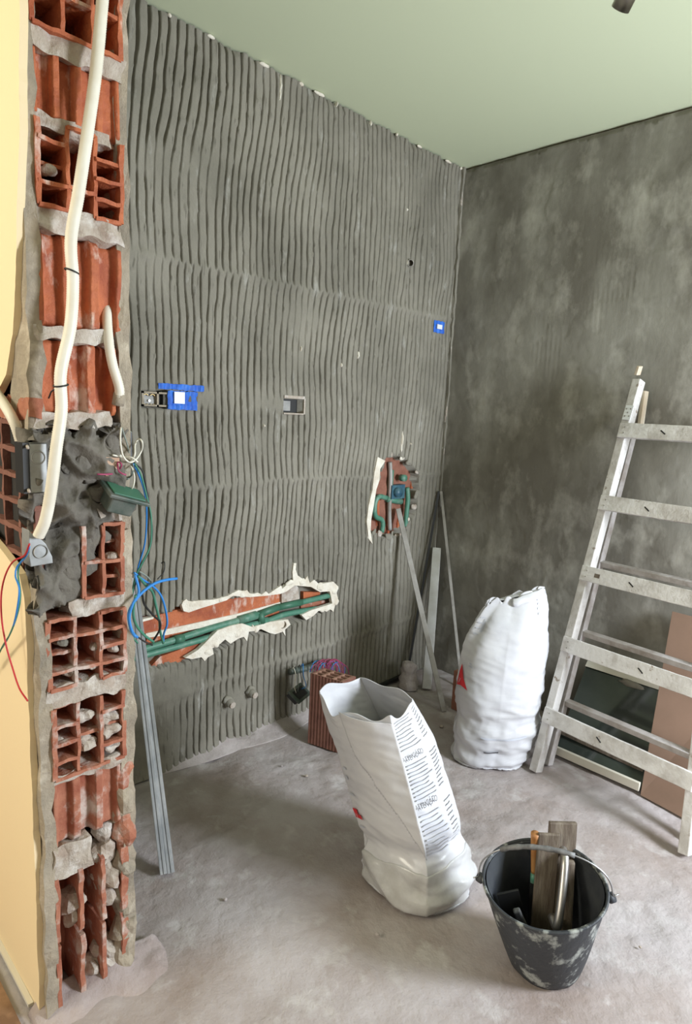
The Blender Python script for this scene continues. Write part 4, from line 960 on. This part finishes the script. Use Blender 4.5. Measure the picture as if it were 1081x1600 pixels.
MB().sheet(96, 24, lambda u, v: bpt(prof(.04+.95*v)-.006, 6.28318*u, .012+(hgt-.014)*(.0+v))).build('inner_wall', M['bucket_in'], bk, True)
MB().add([bpt(.078, 6.28318*i/48, .014) for i in range(48)], [tuple(range(48))]).build('bucket_floor', M['bucket_in'], bk)
MB().tube([bpt(rad+.001, 6.28318*i/72, hgt) for i in range(73)], .0042, 8, cap=False).build('rolled_rim', M['bucket'], bk, True)
for s in (1, -1):
    th = 0 if s > 0 else math.pi
    lgm = MB().tube([bpt(rad+.004, th, hgt-.02), bpt(rad+.014, th, hgt-.012)], .012, 12).build('lug', M['bucket_in'], bk, True)
    MB().tube([bpt(rad+.012, th, hgt-.012), bpt(rad+.026, th+.05, hgt-.010)], .0018, 8).build('wire_end', M['wire'], bk, True)
# bail handle : arch leaning back
lean = (axn*1.0-per*.20 if per.dot(VN) > 0 else axn*1.0+per*.20).normalized()
top_ = at(842, 1297, Z=0)
def bail(t): 
    return rc+lug*(rad+.012)*-math.cos(t)+lean*(.105)*math.sin(t)**.8 if 0 < t < math.pi else rc+lug*(rad+.012)*-math.cos(t)
hp = [bail(math.pi*i/40)+axn*-.010 for i in range(41)]
MB().tube(hp, .0021, 8).build('bail_wire', M['wire'], bk, True)
MB().tube(hp[11:27], .0062, 12, rf=lambda t, i: 1+.12*math.sin(i*2.1)).build('grip_sleeve', M['sleeve'], bk, True)

# tools in the bucket
def inb(x, y, dz): return at(x, y, Z=dz)
def plank(a, b, w_, t_, sd, name, m, root=None, bevel=.003): return MB().obox(a, b, sd, w_, t_).build(name, M[m], root, bevel=bevel)
sR = RT
# brush / hammer with orange wooden handle
h1 = thing('hand_tool', 'orange wooden tool handle standing on the left inside the black bucket', 'tool', tuple(bpt(.03, 3.6, .02)))
ta, tb = at(834, 1364, Z=.215), at(836, 1302, Z=.34); tl = bpt(.04, 3.5, .03)
MB().tube([ta, ta.lerp(tb, .3), ta.lerp(tb, .7), tb], .010, 14, step=.01, rf=lambda t, i: .75+.35*t).build('handle', M['wood_orange'], h1, True)
MB().tube([ta+(tl-ta)*.12, ta], .0085, 12).build('ferrule', M['ppr'], h1, True)
MB().obox(tl, ta+(tl-ta)*.12, sR, .016, .006).build('blade', M['black'], h1)
# float with bright handle
f1 = thing('plastering_float', 'steel plastering float with bright handle in the middle of the bucket', 'float', tuple(bpt(.02, 1, .03)))
a_, b_ = bpt(.0, 0, .04)+lug*-.012, at(858, 1302, Z=.345)
plank(a_, b_, .056, .010, sR, 'blade', 'wood_dark', f1)
ha = at(866, 1442, Z=.16); hb_ = at(879, 1328, Z=.30)
MB().tube([ha-VN*.02, ha+VN*.012, ha.lerp(hb_, .12)+VN*.022, ha.lerp(hb_, .5)+VN*.026, ha.lerp(hb_, .9)+VN*.022, hb_+VN*.008, hb_-VN*.03], .0105, 14, step=.008).build('handle', M['steel'], f1, True)
# wide wooden board float behind
f2_ = thing('wooden_float', 'broad weathered wooden float on the right side of the bucket', 'float', tuple(bpt(.05, .6, .03)))
c0, c1 = at(893, 1455, Z=.06), at(884, 1293, Z=.37)
plank(bpt(.034, -.2, .05)-VN*.022, c1-VN*.022, .072, .013, (sR-V(0, 0, .25)), 'board', 'wood_dark', f2_)
plank(bpt(.040, -.2, .09)+VN*.004+lug*.01, c1.lerp(bpt(.035, -.2, .05), .25)+VN*.004+lug*.012, .026, .018, sR, 'handle', 'wood_dark', f2_, .006)
f3 = thing('trowel_blade', 'dark plastic trowel blade lying against the left inner side of the bucket', 'trowel', tuple(bpt(.05, 3, .03)))
plank(bpt(.055, 3.0, .03), bpt(rad*.62, 3.0, .21), .055, .006, sR, 'blade', 'black', f3, .001)
plank(bpt(.05, 3.0, .10)-VN*-.015, bpt(rad*.5, 3.2, .19)+VN*.02, .018, .014, sR, 'handle', 'sleeve', f3, .004)

# ================================================================ CEILING LAMP
lp = thing('ceiling_spotlight', 'brushed nickel tube spotlight under the ceiling', 'lamp', (1.25, -.97, H))
e1 = at(969, 14, Z=2.435); e2_ = at(1006, -60, Z=2.50)
MB().tube([e1, e2_], .0245, 40, cap=False).build('lamp_tube', M['lamp'], lp, True, solid=.002)
dd = (e2_-e1).normalized(); MB().disc(e1+dd*.012, dd, .0225, .006, 24).build('lens', M['black'], lp)
MB().disc(e2_, dd, .0245, .004, 32).build('end_cap', M['lamp'], lp)
mid = e1.lerp(e2_, .8); MB().tube([mid, mid+V(.012, -.01, .03), V(mid.x+.015, mid.y-.012, H-.012)], .004, 10).build('arm', M['lamp'], lp, True)
MB().disc(V(mid.x+.015, mid.y-.012, H-.014), (0, 0, 1), .045, .014, 32).build('ceiling_rose', M['lamp'], lp, True)
# small stones on the floor
for q, (x, y, r) in enumerate(((440, 1197, .004), (478, 1212, .006), (352, 1405, .004), (690, 1135, .008), (925, 1215, .004), (1000, 1480, .004), (590, 1460, .004))):
    c = at(x, y, Z=.002); tag(MB().blob(c, r, .4, 90, (1.2, 1, .7), 10, 6, seed=q).build('mortar_crumb', M['joint' if q % 2 else 'dust'], None), 'small pale crumb of mortar lying on the dusty floor', 'crumb', 'mortar crumbs on the floor')
